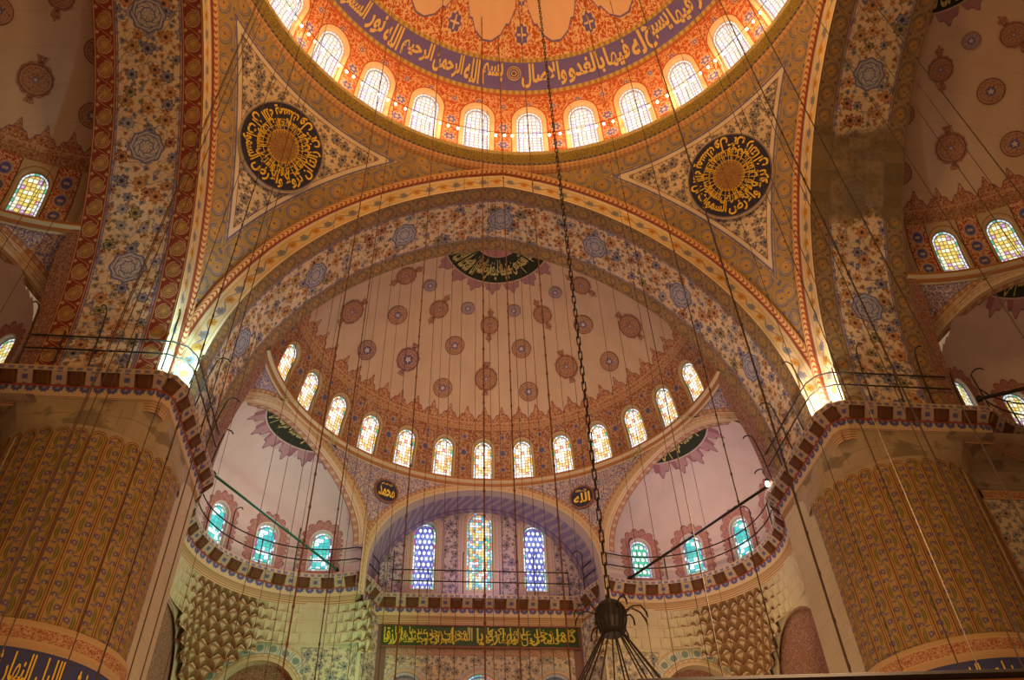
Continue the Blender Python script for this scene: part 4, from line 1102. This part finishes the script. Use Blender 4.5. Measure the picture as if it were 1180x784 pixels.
# ------------------------------------------------------------------ pillars
PC = (13.95, 13.95); PR = 2.80
def pillar(sx, label):
    M = MX if sx < 0 else I4
    t = tag(empty('pillar', (sx*PC[0], PC[1], 0)), label, 'pillar', kind='thing')
    def part(mb, nm, m_, **k):
        o = mb.build(nm, m_, None, M=Matrix.Translation((-sx*PC[0], -PC[1], 0)) @ M, **k); o.parent = t; return o
    NR = 34; mb = MB(); A = np.linspace(-PI*1.05, PI*.30, 8*22+1)      # the part of the shaft facing the hall
    Z = np.concatenate([np.linspace(10.95, 16.6, 16), np.linspace(16.65, 17.15, 11)])
    rows, uvr = [], []
    for a in A:
        u = a/(2*PI)*NR; fx = abs((u % 1)-.5)*2
        row, ur = [], []
        for z in Z:
            head = math.hypot(((u % 1)-.5), max(z-16.76, 0)*1.75)
            rg = .05*max(0, 1-abs(head-.46)/.07)
            if z > 16.95 and head > .52: rg = .05
            r = PR+rg; row.append((PC[0]+r*math.cos(a), PC[1]+r*math.sin(a), z)); ur.append((u, z))
        rows.append(row); uvr.append(ur)
    mb.grid(rows, uvr); part(mb, 'reeded_shaft', mat('reeded_shaft', m_reed), smooth=True)
    bd = MB()
    for (r0, z0, r1, z1, mi) in ((PR, 11.0, PR+.10, 10.98, 0), (PR+.10, 10.98, PR+.14, 10.85, 0), (PR+.14, 10.85, PR+.08, 10.45, 1), (PR+.08, 10.45, PR+.12, 10.35, 0), (PR+.12, 10.35, PR+.04, 10.28, 0), (PR+.04, 9.15, PR+.12, 9.05, 0), (PR+.12, 9.05, PR+.05, 8.6, 1), (PR+.05, 8.6, PR, 6.5, 2)):
        bd.grid([[(PC[0]+r0*math.cos(a), PC[1]+r0*math.sin(a), z0), (PC[0]+r1*math.cos(a), PC[1]+r1*math.sin(a), z1)] for a in np.linspace(-PI*1.05, PI*.3, 90)], [[(a*PR, 0), (a*PR, 1)] for a in np.linspace(-PI*1.05, PI*.3, 90)], mi=mi)
    part(bd, 'moulded_band', [plain('tan_moulding', (.44, .27, .11), .7), mat('pier_red_band', m_pier_band), mat('stone')])
    bl = MB(); bl.grid([[(PC[0]+(PR+.04)*math.cos(a), PC[1]+(PR+.04)*math.sin(a), z) for z in (9.15, 10.28)] for a in np.linspace(-PI*1.05, PI*.3, 90)])
    ib = part(bl, 'inscription_band', plain('indigo_band', (.045, .045, .11), .6))
    tx = MB()
    def fp(az, v):
        a = math.radians(az if sx > 0 else 180-az); r = PR+.07; return (PC[0]+r*math.cos(a), PC[1]+r*math.sin(a), v)
    if sx < 0: seg = [('ثم استوى على العرش', -122, -72), ('يغشى الليل النهار', -70, -25), ('يطلبه حثيثا', -170, -124)]
    else: seg = [('والشمس والقمر', -150, -110), ('والنجوم مسخرات', -108, -64), ('بامره الا له الخلق', -62, -15), ('والامر تبارك', -190, -152)]
    for w2, a0, a1 in seg:
        for du, dv in ((0, 0),): text_on(tx, w2, fp, a0, a1, 9.25, 10.18, bold=.02)
    o = tx.build('gold_lettering', GOLDY, None, M=Matrix.Translation((-sx*PC[0], -PC[1], 0)) @ M if sx > 0 else Matrix.Translation((-sx*PC[0], -PC[1], 0)) @ M)
    o.parent = ib
    # stone block: square with cut corners settling on the round shaft
    cap = MB()
    def sqr(a, h=2.62, c=.75):
        ca, sa = abs(math.cos(a)), abs(math.sin(a)); return min(h/max(ca, 1e-6), h/max(sa, 1e-6), (2*h-c)/(ca+sa))
    A2 = np.linspace(-PI*1.2, PI*.35, 200); rows, uvr = [], []
    for a in A2:
        row, ur = [], []
        for z, f in ((17.05, 0), (17.15, .02), (17.5, .35), (17.9, .85), (18.06, 1), (18.4, 1)):
            r = (PR+.02)*(1-f)+sqr(a)*f; row.append((PC[0]+r*math.cos(a), PC[1]+r*math.sin(a), z)); ur.append((a*3.2, z))
        rows.append(row); uvr.append(ur)
    cap.grid(rows, uvr); part(cap, 'stone_capital', mat('stone'))
    # cornice and balcony on top
    P = [(10.9, 16.9), (10.9, 15.5), (10.9, 14), (10.9, 12.6), (10.9, 11.65), (11.15, 11.15), (11.65, 10.9), (12.6, 10.9), (14, 10.9), (15.5, 10.9), (16.9, 10.9)]
    PP = []
    for a, b in zip(P, P[1:]):
        for k in range(4): PP.append((a[0]+(b[0]-a[0])*k/4, a[1]+(b[1]-a[1])*k/4))
    PP.append(P[-1])
    cc = sweep_cornice(PP); cc.grid([[(11.3, 11.3, 19.28), (17, 11.3, 19.28)], [(11.3, 17, 19.28), (17, 17, 19.28)]], [[(0, 0), (1, 0)], [(0, 0), (1, 0)]], mi=3)
    part(cc, 'balcony_cornice', M_CORN)
    wl = MB(); wl.grid([[(11.35, 14.6, z), (11.35, 17.0, z), (12.6, 17.3, z)] for z in (6.5, 18.1)], [[(0, z), (2.4, z), (3.6, z)] for z in (6.5, 18.1)])
    wl.grid([[(14.6, 11.35, z), (15.5, 11.6, z), (16.0, 12.6, z)] for z in (6.5, 18.1)], [[(0, z), (2.4, z), (3.6, z)] for z in (6.5, 18.1)])
    part(wl, 'engaged_wall', mat('pale_plaster'))
    return t
pillar(-1, 'huge round pillar at the left with reeded painted shaft and blue gold-lettered band')
pillar(1, 'huge round pillar at the right with reeded painted shaft under a stone block')

# ------------------------------------------------------------------ calligraphy roundels
def m_roundel_ring(g):
    x, y = g.uv(); r = g.hyp(x, y)
    c = g.mix(g.lt(r, .965, .01), (.52, .40, .26), (.03, .024, .05)); c = g.mix(g.band(r, .97, .985, .003), c, (.06, .05, .12)); return g.done(c)
M_RD = mat('roundel_indigo', m_roundel_ring)
def roundel(P, nrm, upv, R, label, words, boss=.28, group=None, rim=True, rings=True):
    n_ = Vector(nrm).normalized(); up_ = Vector(upv); up_ = (up_-n_*up_.dot(n_)).normalized(); rt_ = up_.cross(n_); P = Vector(P)
    t = tag(empty('calligraphy_roundel', P), label, 'medallion', group, 'thing')
    put = lambda x, y, d=0: tuple(rt_*x+up_*y+n_*d)
    mb = MB(); N = 72
    v = [put(0, 0, .06)]+[put(R*math.cos(2*PI*k/N), R*math.sin(2*PI*k/N), .06) for k in range(N)]+[put(R*1.02*math.cos(2*PI*k/N), R*1.02*math.sin(2*PI*k/N), -.08) for k in range(N)]
    uv = [(0, 0)]+[(math.cos(2*PI*k/N), math.sin(2*PI*k/N)) for k in range(N)]*2
    mb.add(v, [(0, 1+k, 1+(k+1) % N) for k in range(N)]+[(1+k, 1+N+k, 1+N+(k+1) % N, 1+(k+1) % N) for k in range(N)], 0, uv)
    mb.build('disc', M_RD, t)
    tx = MB()
    if rings:
        def fr(r0):
            return lambda az, vv: put((r0-vv)*math.sin(math.radians(az)), -(r0-vv)*math.cos(math.radians(az)), .085)
        for (w2, a0, a1) in words: text_on(tx, w2, fr(R*.93), a0, a1, 0, R*.34, bold=.028)
        for (w2, a0, a1) in words[::-1]: text_on(tx, w2, fr(R*.66), a0-20, a1-20, 0, R*.30, bold=.02)
        for rr in (.60, .47, .36):
            tx.tube([put(R*rr*math.cos(a), R*rr*math.sin(a), .085) for a in np.linspace(0, 2*PI, 49)], .014, 4)
        for k in range(28):
            a = 2*PI*k/28; tx.tube([put(R*.30*math.cos(a), R*.30*math.sin(a), .085), put(R*.62*math.cos(a+.05), R*.62*math.sin(a+.05), .085)], .012, 4)
        tx.build('lettering', GOLDY, t)
        bs = MB(); bs.add([put(0, 0, .10)]+[put(R*boss*math.cos(2*PI*k/24), R*boss*math.sin(2*PI*k/24), .09) for k in range(24)], [(0, 1+k, 1+(k+1) % 24) for k in range(24)], 0, [(0, 0)]+[(math.cos(2*PI*k/24), math.sin(2*PI*k/24)) for k in range(24)])
        bs.build('centre_boss', mat('boss_gold', lambda g: g.done(arabesque(g, g.uv()[0], g.uv()[1], (.30, .17, .05), (.22, .08, .03), 1.2))), t)
    else:
        for (w2, x0, x1, y0, y1) in words: text_on(tx, w2, lambda x, y: put(x*R, y*R, .085), x0, x1, y0, y1, bold=.03)
        tx.build('lettering', GOLDY, t)
        rg = MB(); rg.tube([put(R*1.02*math.cos(a), R*1.02*math.sin(a), .05) for a in np.linspace(0, 2*PI, 49)], .05, 6)
        rg.build('rim', plain('red_brown_rim', (.22, .08, .04), .6), t)
    return t
def pend_pt(az, r, z): return Vector((r*math.sin(math.radians(az)), r*math.cos(math.radians(az)), z))
for az, lb in ((-44.6, 'large dark roundel with radiating gold calligraphy on the left pendentive, faded patch above its centre'), (45.2, 'large dark roundel with radiating gold calligraphy on the right pendentive')):
    c = pend_pt(az, 13.70, 30.72); tp, bt = pend_pt(az, 13.05, 31.75), pend_pt(az, 14.35, 29.6)
    upv = tp-bt; tang = Vector((math.cos(math.radians(az)), -math.sin(math.radians(az)), 0)); n_ = upv.cross(tang)
    if n_.dot(-c+Vector((0, 0, 20))) < 0: n_ = -n_
    words = [('ان الله يمسك', -178, -92), ('السموات', -88, -30), ('والارض', -26, 30), ('ان تزولا', 34, 90), ('ولئن زالتا', 94, 178)]
    r_ = roundel(c+n_.normalized()*.22, n_, upv, 1.88, lb, words, .40 if az < 0 else .36)
for az, w2, lb in ((-29.0, 'محمد', 'small black roundel lettered in gold at the left foot of the middle arch'), (29.2, 'الله', 'small black roundel lettered in gold at the right foot of the middle arch')):
    a = math.radians(az); P = Vector((9.97*math.sin(a), CY+9.97*math.cos(a), 23.42)); n_ = Vector((-math.sin(a), -math.cos(a), 0))
    words = [(w2, -.72, .72, -.58, .35), ('جل جلاله' if az > 0 else 'عليه السلام', -.5, .5, .42, .72)]
    roundel(P, n_, (0, 0, 1), .60, lb, words, rings=False)

# inscription panel on the middle wall
t = tag(empty('inscription_panel', (0, 26.95, 17.45)), 'long dark green panel with gold calligraphy under the middle balcony', 'inscription', kind='thing')
mb = MB(); mb.box((0, 0, 0), (9.2, .06, 1.02)); mb.build('board', plain('dark_green_board', (.025, .05, .012), .5), t)
mb = MB(); mb.box((0, -.04, .51), (9.3, .06, .07)); mb.box((0, -.04, -.51), (9.3, .06, .07)); mb.build('frame', plain('rose_wood_frame', (.20, .07, .04), .6), t)
mb = MB()
for w2, a0, a1 in (('كلما دخل عليها زكريا', -.2, 4.5), ('المحراب وجد عندها رزقا', -4.5, -.4)):
    text_on(mb, w2, lambda u, v: (u, -.045, v), a0, a1, -.42, .40, bold=.02)
    text_on(mb, w2, lambda u, v: (u, -.046, v), a0+.5, a1-.1, -.05, .44, bold=.01)
    text_on(mb, w2, lambda u, v: (u, -.047, v), a0, a1-.8, -.44, .05, bold=.01)
mb.build('lettering', plain('olive_gold_lettering', (.50, .38, .03), .45), t)

# ------------------------------------------------------------------ railings
def resample(P, step):
    s = [0]
    for a, b in zip(P, P[1:]): s.append(s[-1]+math.dist(a, b))
    n = max(1, round(s[-1]/step)); out = []
    for k in range(n+1):
        q = s[-1]*k/n; i = max(j for j in range(len(s)) if s[j] <= q+1e-9); i = min(i, len(P)-2)
        t = (q-s[i])/max(1e-9, s[i+1]-s[i]); out.append((P[i][0]+(P[i+1][0]-P[i][0])*t, P[i][1]+(P[i+1][1]-P[i][1])*t))
    return out
def railing(P, label, off=.16, lean=-.04, z0=19.30, h=(.70, 1.28), post=2.0, step=1.55, hook=.45, sgn=1, r=.030):
    """P ordered with the hall on the right hand side"""
    base = offset_path(P, off)
    c0 = base[len(base)//2]; t = tag(empty('railing', (c0[0], c0[1], z0)), label, 'railing')
    L = lambda p, z: (p[0]-c0[0], p[1]-c0[1], z-z0)
    for k, hh in enumerate(h):
        mb = MB(); mb.tube([L(p, z0+hh) for p in resample(base, .5)], r, 6); mb.build('rail', IRON, t)
    dn = resample(base, .1); di = offset_path(dn, -.3); nn = max(1, round(len(dn)*.1/step)); ix = [round(q*(len(dn)-1)/nn) for q in range(nn+1)]; bs = [dn[q] for q in ix]; inn = [di[q] for q in ix]
    for k, (b, i_) in enumerate(zip(bs, inn)):
        d = (Vector(i_)-Vector(b)); d.normalize()
        mb = MB(); tall = k % 2 == 0
        H = post if tall else h[-1]+.05
        pts = [L(b, z0), L((b[0]+d.x*lean*.45*(H/post), b[1]+d.y*lean*.45*(H/post)), z0+H*.6), L((b[0]+d.x*lean*(H/post), b[1]+d.y*lean*(H/post)), z0+H)]
        if tall and hook: pts += [L((b[0]+d.x*(q+max(lean, 0)), b[1]+d.y*(q+max(lean, 0))), z0+H+w_) for q, w_ in ((.06, .10), (.20, .14), (.36, .08), (hook, -.04))]
        mb.tube(pts, r*.9, 6); mb.build('post', IRON, t)
    return t
cen = [(x, 26.4) for x in np.linspace(-4.3, 4.3, 12)]
railing(cen, 'thin iron railing along the middle balcony before the three tall windows', step=1.8)
exr = [(x, y) for x, y in HP if y < 26.2]
railing(exr, 'iron railing with hooked posts round the right exedra balcony')
railing([(-x, y) for x, y in exr[::-1]], 'iron railing with hooked posts round the left exedra balcony')
pr_ = [(10.9, 16.1), (10.9, 11.65), (11.15, 11.15), (11.65, 10.9), (16.1, 10.9)]
railing(pr_, 'iron railing with hooked posts on top of the right pillar', off=-.02, lean=.30, step=1.15, post=2.1)
railing([(-x, y) for x, y in pr_[::-1]], 'iron railing with hooked posts on top of the left pillar', off=-.02, lean=.30, step=1.15, post=2.1)
sdp = [(y, x) for x, y in HP[::-1]][3:24]
railing(sdp, 'iron railing on the side balcony at the far right edge'); railing([(-x, y) for x, y in sdp[::-1]], 'iron railing on the side balcony at the far left edge')

# tie bars across the exedra openings
def bar(a, b, r, m_, name, label, cat, caps=True):
    c = (Vector(a)+Vector(b))/2; t = tag(empty(name, c), label, cat)
    mb = MB(); mb.tube([Vector(a)-c, Vector(b)-c], r, 8); mb.build('rod', m_, t)
    for q in (a, b):
        mb = MB(); d = (Vector(b)-Vector(a)).normalized(); q = Vector(q)-c; mb.tube([q-d*.08, q+d*.08], r*1.8, 8); mb.build('end_collar', IRON, t)
    return t
bar((-11.15, 17.3, 19.62), (-6.75, 24.55, 19.45), .052, plain('green_painted_iron', (.014, .10, .06), .4), 'tie_bar', 'dark green iron tie bar slanting across the left exedra', 'bar')
bar((11.2, 17.0, 19.75), (6.9, 24.75, 19.45), .06, IRON, 'tie_bar', 'thin dark iron tie bar slanting across the right exedra', 'bar')
bar((17.0, 11.0, 19.7), (24.7, 7.0, 19.6), .07, IRON, 'tie_bar', 'dark iron tie bar at the right edge behind the right pillar', 'bar')

# ------------------------------------------------------------------ floodlights and lamps
def floodlight(x, y, tgt, label, col):
    t = tag(empty('floodlight', (x, y, 19.3)), label, 'floodlight')
    d = (Vector(tgt)-Vector((x, y, 19.5))).normalized(); rz = math.atan2(d.y, d.x)
    mb = MB(); mb.box((0, 0, .14), (.16, .26, .20), rz); mb.build('housing', IRON, t)
    mb = MB(); mb.box((math.cos(rz)*.085, math.sin(rz)*.085, .15), (.01, .22, .16), rz); mb.build('lens', plain('lens_'+label[:4], col, emit=6), t)
    mb = MB(); mb.tube([(0, -.15, 0), (0, -.15, .16), (0, .15, .16), (0, .15, 0)], .012, 5); mb.build('bracket', IRON, t)
floodlight(-11.35, 11.35, (-12.1, 12.1, 21), 'small floodlight at the inner corner on top of the left pillar', (.8, 1, .98))
floodlight(11.35, 11.35, (12.1, 12.1, 21), 'small floodlight at the inner corner on top of the right pillar', (1, .93, .8))
t = tag(empty('spot_lamp', (10.85, 16.55, 19.45)), 'small glaring spot lamp at the end of the right exedra balcony', 'lamp')
mb = MB(); mb.lathe((0, 0, 0), [(0, -.12), (.06, -.10), (.08, 0), (.06, .12), (0, .14)], 12); mb.build('bulb', plain('spot_glow', (1, .95, .8), emit=14), t)
mb = MB(); mb.lathe((0, 0, .16), [(.09, -.05), (.05, .08), (.02, .12), (0, .12)], 10); mb.tube([(0, 0, .25), (.15, .1, .3), (.25, .2, -.1)], .015, 5); mb.build('holder', IRON, t)

# bulbs strung round the dome cornice
bm = MB(); bm.lathe((0, 0, 0), [(0, -.055), (.04, -.045), (.062, 0), (.048, .05), (.025, .09)], 10); 
bulb0 = bm.build('light_bulb', plain('bulb_glow', (1, .84, .55), emit=9)); 
sm = MB(); sm.lathe((0, 0, .09), [(.026, 0), (.026, .07), (.01, .08), (.008, .16)], 8); sock0 = sm.build('socket', IRON, bulb0)
RB, ZB = 11.30, 35.32
pts = [(RB*math.sin(a), RB*math.cos(a), ZB+.26) for a in np.radians(np.linspace(-76, 76, 120))]
t = tag(empty('lamp_ring', (0, 0, ZB+.26)), 'thin iron hoop carrying the string of bulbs round the dome', 'hoop')
mb = MB(); mb.tube([(x, y, 0) for x, y, z in pts], .014, 5); mb.build('hoop', IRON, t)
for a in np.radians(np.arange(-72, 73, 9)):
    mb = MB(); mb.tube([(RB*math.sin(a), RB*math.cos(a), 0), (11.6*math.sin(a), 11.6*math.cos(a), -.05), (11.6*math.sin(a), 11.6*math.cos(a), -1.4)], .010, 5); mb.build('stay', IRON, t)
n = 0
for k, az in enumerate(np.arange(-67.5, 70, 2.25)):
    if n == 0: b, s_ = bulb0, sock0
    else:
        b = bulb0.copy(); COL.objects.link(b); s_ = sock0.copy(); COL.objects.link(s_); s_.parent = b
    a = math.radians(az+random.uniform(-.25, .25)); b.location = (RB*math.sin(a), RB*math.cos(a), ZB+random.uniform(-.03, .03))
    tag(b, 'small glowing warm bulb in the string round the foot of the main dome', 'light bulb', 'bulbs strung round the main dome'); n += 1
for az in np.arange(-174, 181, 12):
    light('POINT', (10.95*math.sin(math.radians(az)), 10.95*math.cos(math.radians(az)), 35.35), 62, (1, .66, .36), radius=.08)

# ------------------------------------------------------------------ chandelier hanging from the dome
def az_el(x, y):
    d = fw+r2*((x-590)/F_PX)+u2*((392-y)/F_PX); return math.atan2(d.x, d.y), d.z/math.hypot(d.x, d.y)
def at_px(x, y, D):
    a, e = az_el(x, y); return Vector((CAM.x+D*math.sin(a), CAM.y+D*math.cos(a), CAM.z+D*e))
hub = at_px(704, 711, 10.1); hz = hub.z
t = tag(empty('chandelier', hub), 'black iron chandelier with a round hub, curling arms and spreading rods', 'chandelier')
mb = MB(); mb.lathe((0, 0, 0), [(0, .24), (.05, .23), (.11, .19), (.17, .12), (.20, .03), (.195, -.06), (.17, -.13), (.155, -.19), (.16, -.22), (.12, -.25), (0, -.25)], 24)
for k in range(16):
    a = 2*PI*k/16; mb.tube([(.205*math.cos(a)*c_, .205*math.sin(a)*c_, z) for c_, z in ((.55, .19), (.85, .12), (1.0, .03), (.97, -.06), (.85, -.14), (.78, -.2))], .008, 4)
mb.build('hub', IRON, t)
for k in range(12):
    a = 2*PI*k/12+.2; R_1 = (.50, .40, .46)[k % 3]; mb = MB()
    pp = [(.14, -.02), (.20, .06), (.30, .11 if k % 2 else .16), (.40*R_1/.46, .10), (R_1, -.0), (R_1+.01, -.07)]
    if k % 3 == 1: pp = [(.15, -.12), (.22, -.06), (.30, -.07), (.34, -.14), (.345, -.22)]
    mb.tube([(r*math.cos(a), r*math.sin(a), z) for r, z in pp], [.012, .012, .011, .011, .014, .006], 6); mb.build('curled_arm', IRON, t)
for k in range(14):
    a = 2*PI*k/14+.1; mb = MB(); mb.tube([(.13*math.cos(a), .13*math.sin(a), -.22), (1.9*math.cos(a), 1.9*math.sin(a), -3.1)], .011, 5); mb.build('rod', IRON, t)
mb = MB()
for rr in (1.9, 1.86): mb.tube([(rr*math.cos(a), rr*math.sin(a), -3.1-(1.9-rr)) for a in np.linspace(0, 2*PI, 49)], .03, 6)
mb.build('lamp_ring', IRON, t)

dg = bpy.context.evaluated_depsgraph_get(); dg.update()
def ceil_z(x, y, z=7.6):
    ok, loc, *_ = SC.ray_cast(dg, (x, y, z), (0, 0, 1)); return loc.z if ok else 42.9
mb = MB(); ztop = 43.2-hz; nlink = int(ztop/.17)
for k in range(nlink):                       # link chain
    z = .22+k*.17; b = k % 2
    w_, q = (.028, .0) if b else (0, .028)
    mb.tube([(w_, q, z), (w_, q, z+.19)], .010, 4); mb.tube([(-w_, -q, z), (-w_, -q, z+.19)], .010, 4)
    mb.tube([(-w_, -q, z), (w_, q, z)], .012, 4)
mb.build('chain', IRON, t)

# ------------------------------------------------------------------ suspension wires
WM = plain('wire_dark', (.075, .042, .022), .6, .1); WR = plain('wire_rusty', (.16, .055, .022), .6, .2)
def wire(x, y, D, r, label, group, beads=False, m_=None, zb=None):
    r *= .78
    p = at_px(x, y, D); zb = 4.2 if zb is None else zb
    zt = ceil_z(p.x, p.y, max(zb, 7.6)) if D < 34 else p.z+2
    t = tag(empty('suspension_wire', (p.x, p.y, zb)), label, 'wire', group)
    L = zt-zb; mb = MB(); pz, rr = [0], [r]
    if beads:
        z = .4
        while z < L-.4: pz += [z-.06, z, z+.06]; rr += [r, r*1.9, r]; z += .62+.2*random.random()
    pz.append(L); rr.append(r); mb.tube([(0, 0, q) for q in pz], rr, 5); mb.build('strand', m_ or WM, t)
    if not beads:
        mb = MB(); mb.lathe((0, 0, L), [(0, -.10), (r*2.2, -.06), (r*2.6, 0)], 6); mb.build('hook', m_ or WM, t)
gA = ('dark knotted suspension cable hanging through the whole height of the hall', 'knotted cables hanging through the hall')
for x, y, D, r in ((250, 350, 13, .017), (396, 350, 15, .021), (485, 360, 17, .021), (557, 370, 18, .028), (585.5, 360, 19, .026), (625, 360, 16, .024), (850, 360, 13, .018), (795, 360, 15, .017), (942, 240, 10.5, .017), (421, 360, 19, .018)):
    wire(x, y, D, r, gA[0], gA[1], True, WR if r > .02 else WM)
gB = ('long plain suspension wire hanging in front of the left pillar and arch', 'wires before the left pillar')
for x, y, D, r in ((107, 440, 8.5, .010), (118, 440, 9.0, .009), (148, 350, 9.5, .009), (167, 350, 10, .009), (230, 330, 12, .010), (285, 350, 13.5, .013), (213, 560, 11, .012), (12, 340, 9, .006), (25, 250, 9, .006)):
    wire(x, y, D, r, gB[0], gB[1])
gC = ('long plain suspension wire hanging in front of the right pillar and arch', 'wires before the right pillar')
for x, y, D, r in ((993, 250, 9.5, .011), (1090, 250, 9, .009), (1050, 490, 11, .009), (1165, 210, 8, .010), (906, 280, 14, .013), (870, 300, 14, .009), (1010, 60, 8.5, .007), (1075, 120, 8.5, .006), (925, 120, 10, .010), (755, 60, 11, .009)):
    wire(x, y, D, r, gC[0], gC[1])
gD = ('hair-thin wire hanging in front of the qibla semi-dome', 'thin wires before the semi-dome')
for x in (302, 364, 382, 389, 425, 434, 458, 471, 500, 520, 532, 564, 573, 593, 613, 639, 654, 692, 710, 738, 758, 348, 603, 548, 510, 446):
    wire(x, 360+random.uniform(-10, 10), random.uniform(21, 25), random.uniform(.009, .014), gD[0], gD[1])

# dark bar low in the picture
a, b = at_px(735, 788, 5.2), at_px(1230, 775, 6.2); c = (a+b)/2
t = tag(empty('lamp_frame_bar', c), 'dark horizontal iron bar with brass lower edge crossing the foot of the right pillar', 'bar')
d = (b-a); rz = math.atan2(d.y, d.x)
mb = MB(); mb.tube([-d/2, d/2], .03, 8); mb.build('bar', IRON, t)
mb = MB(); mb.tube([-d*.18+Vector((0,0,-.034)), d*.5+Vector((0,0,-.034))], .012, 6); mb.build('brass_edge', plain('brass', (.55, .38, .10), .3, .8), t)
for k in (-.3, .3):
    mb = MB(); mb.tube([(d.x*k, d.y*k, d.z*k), (d.x*k, d.y*k, 30-c.z)], .004, 4); mb.build('hanger', WM, t)
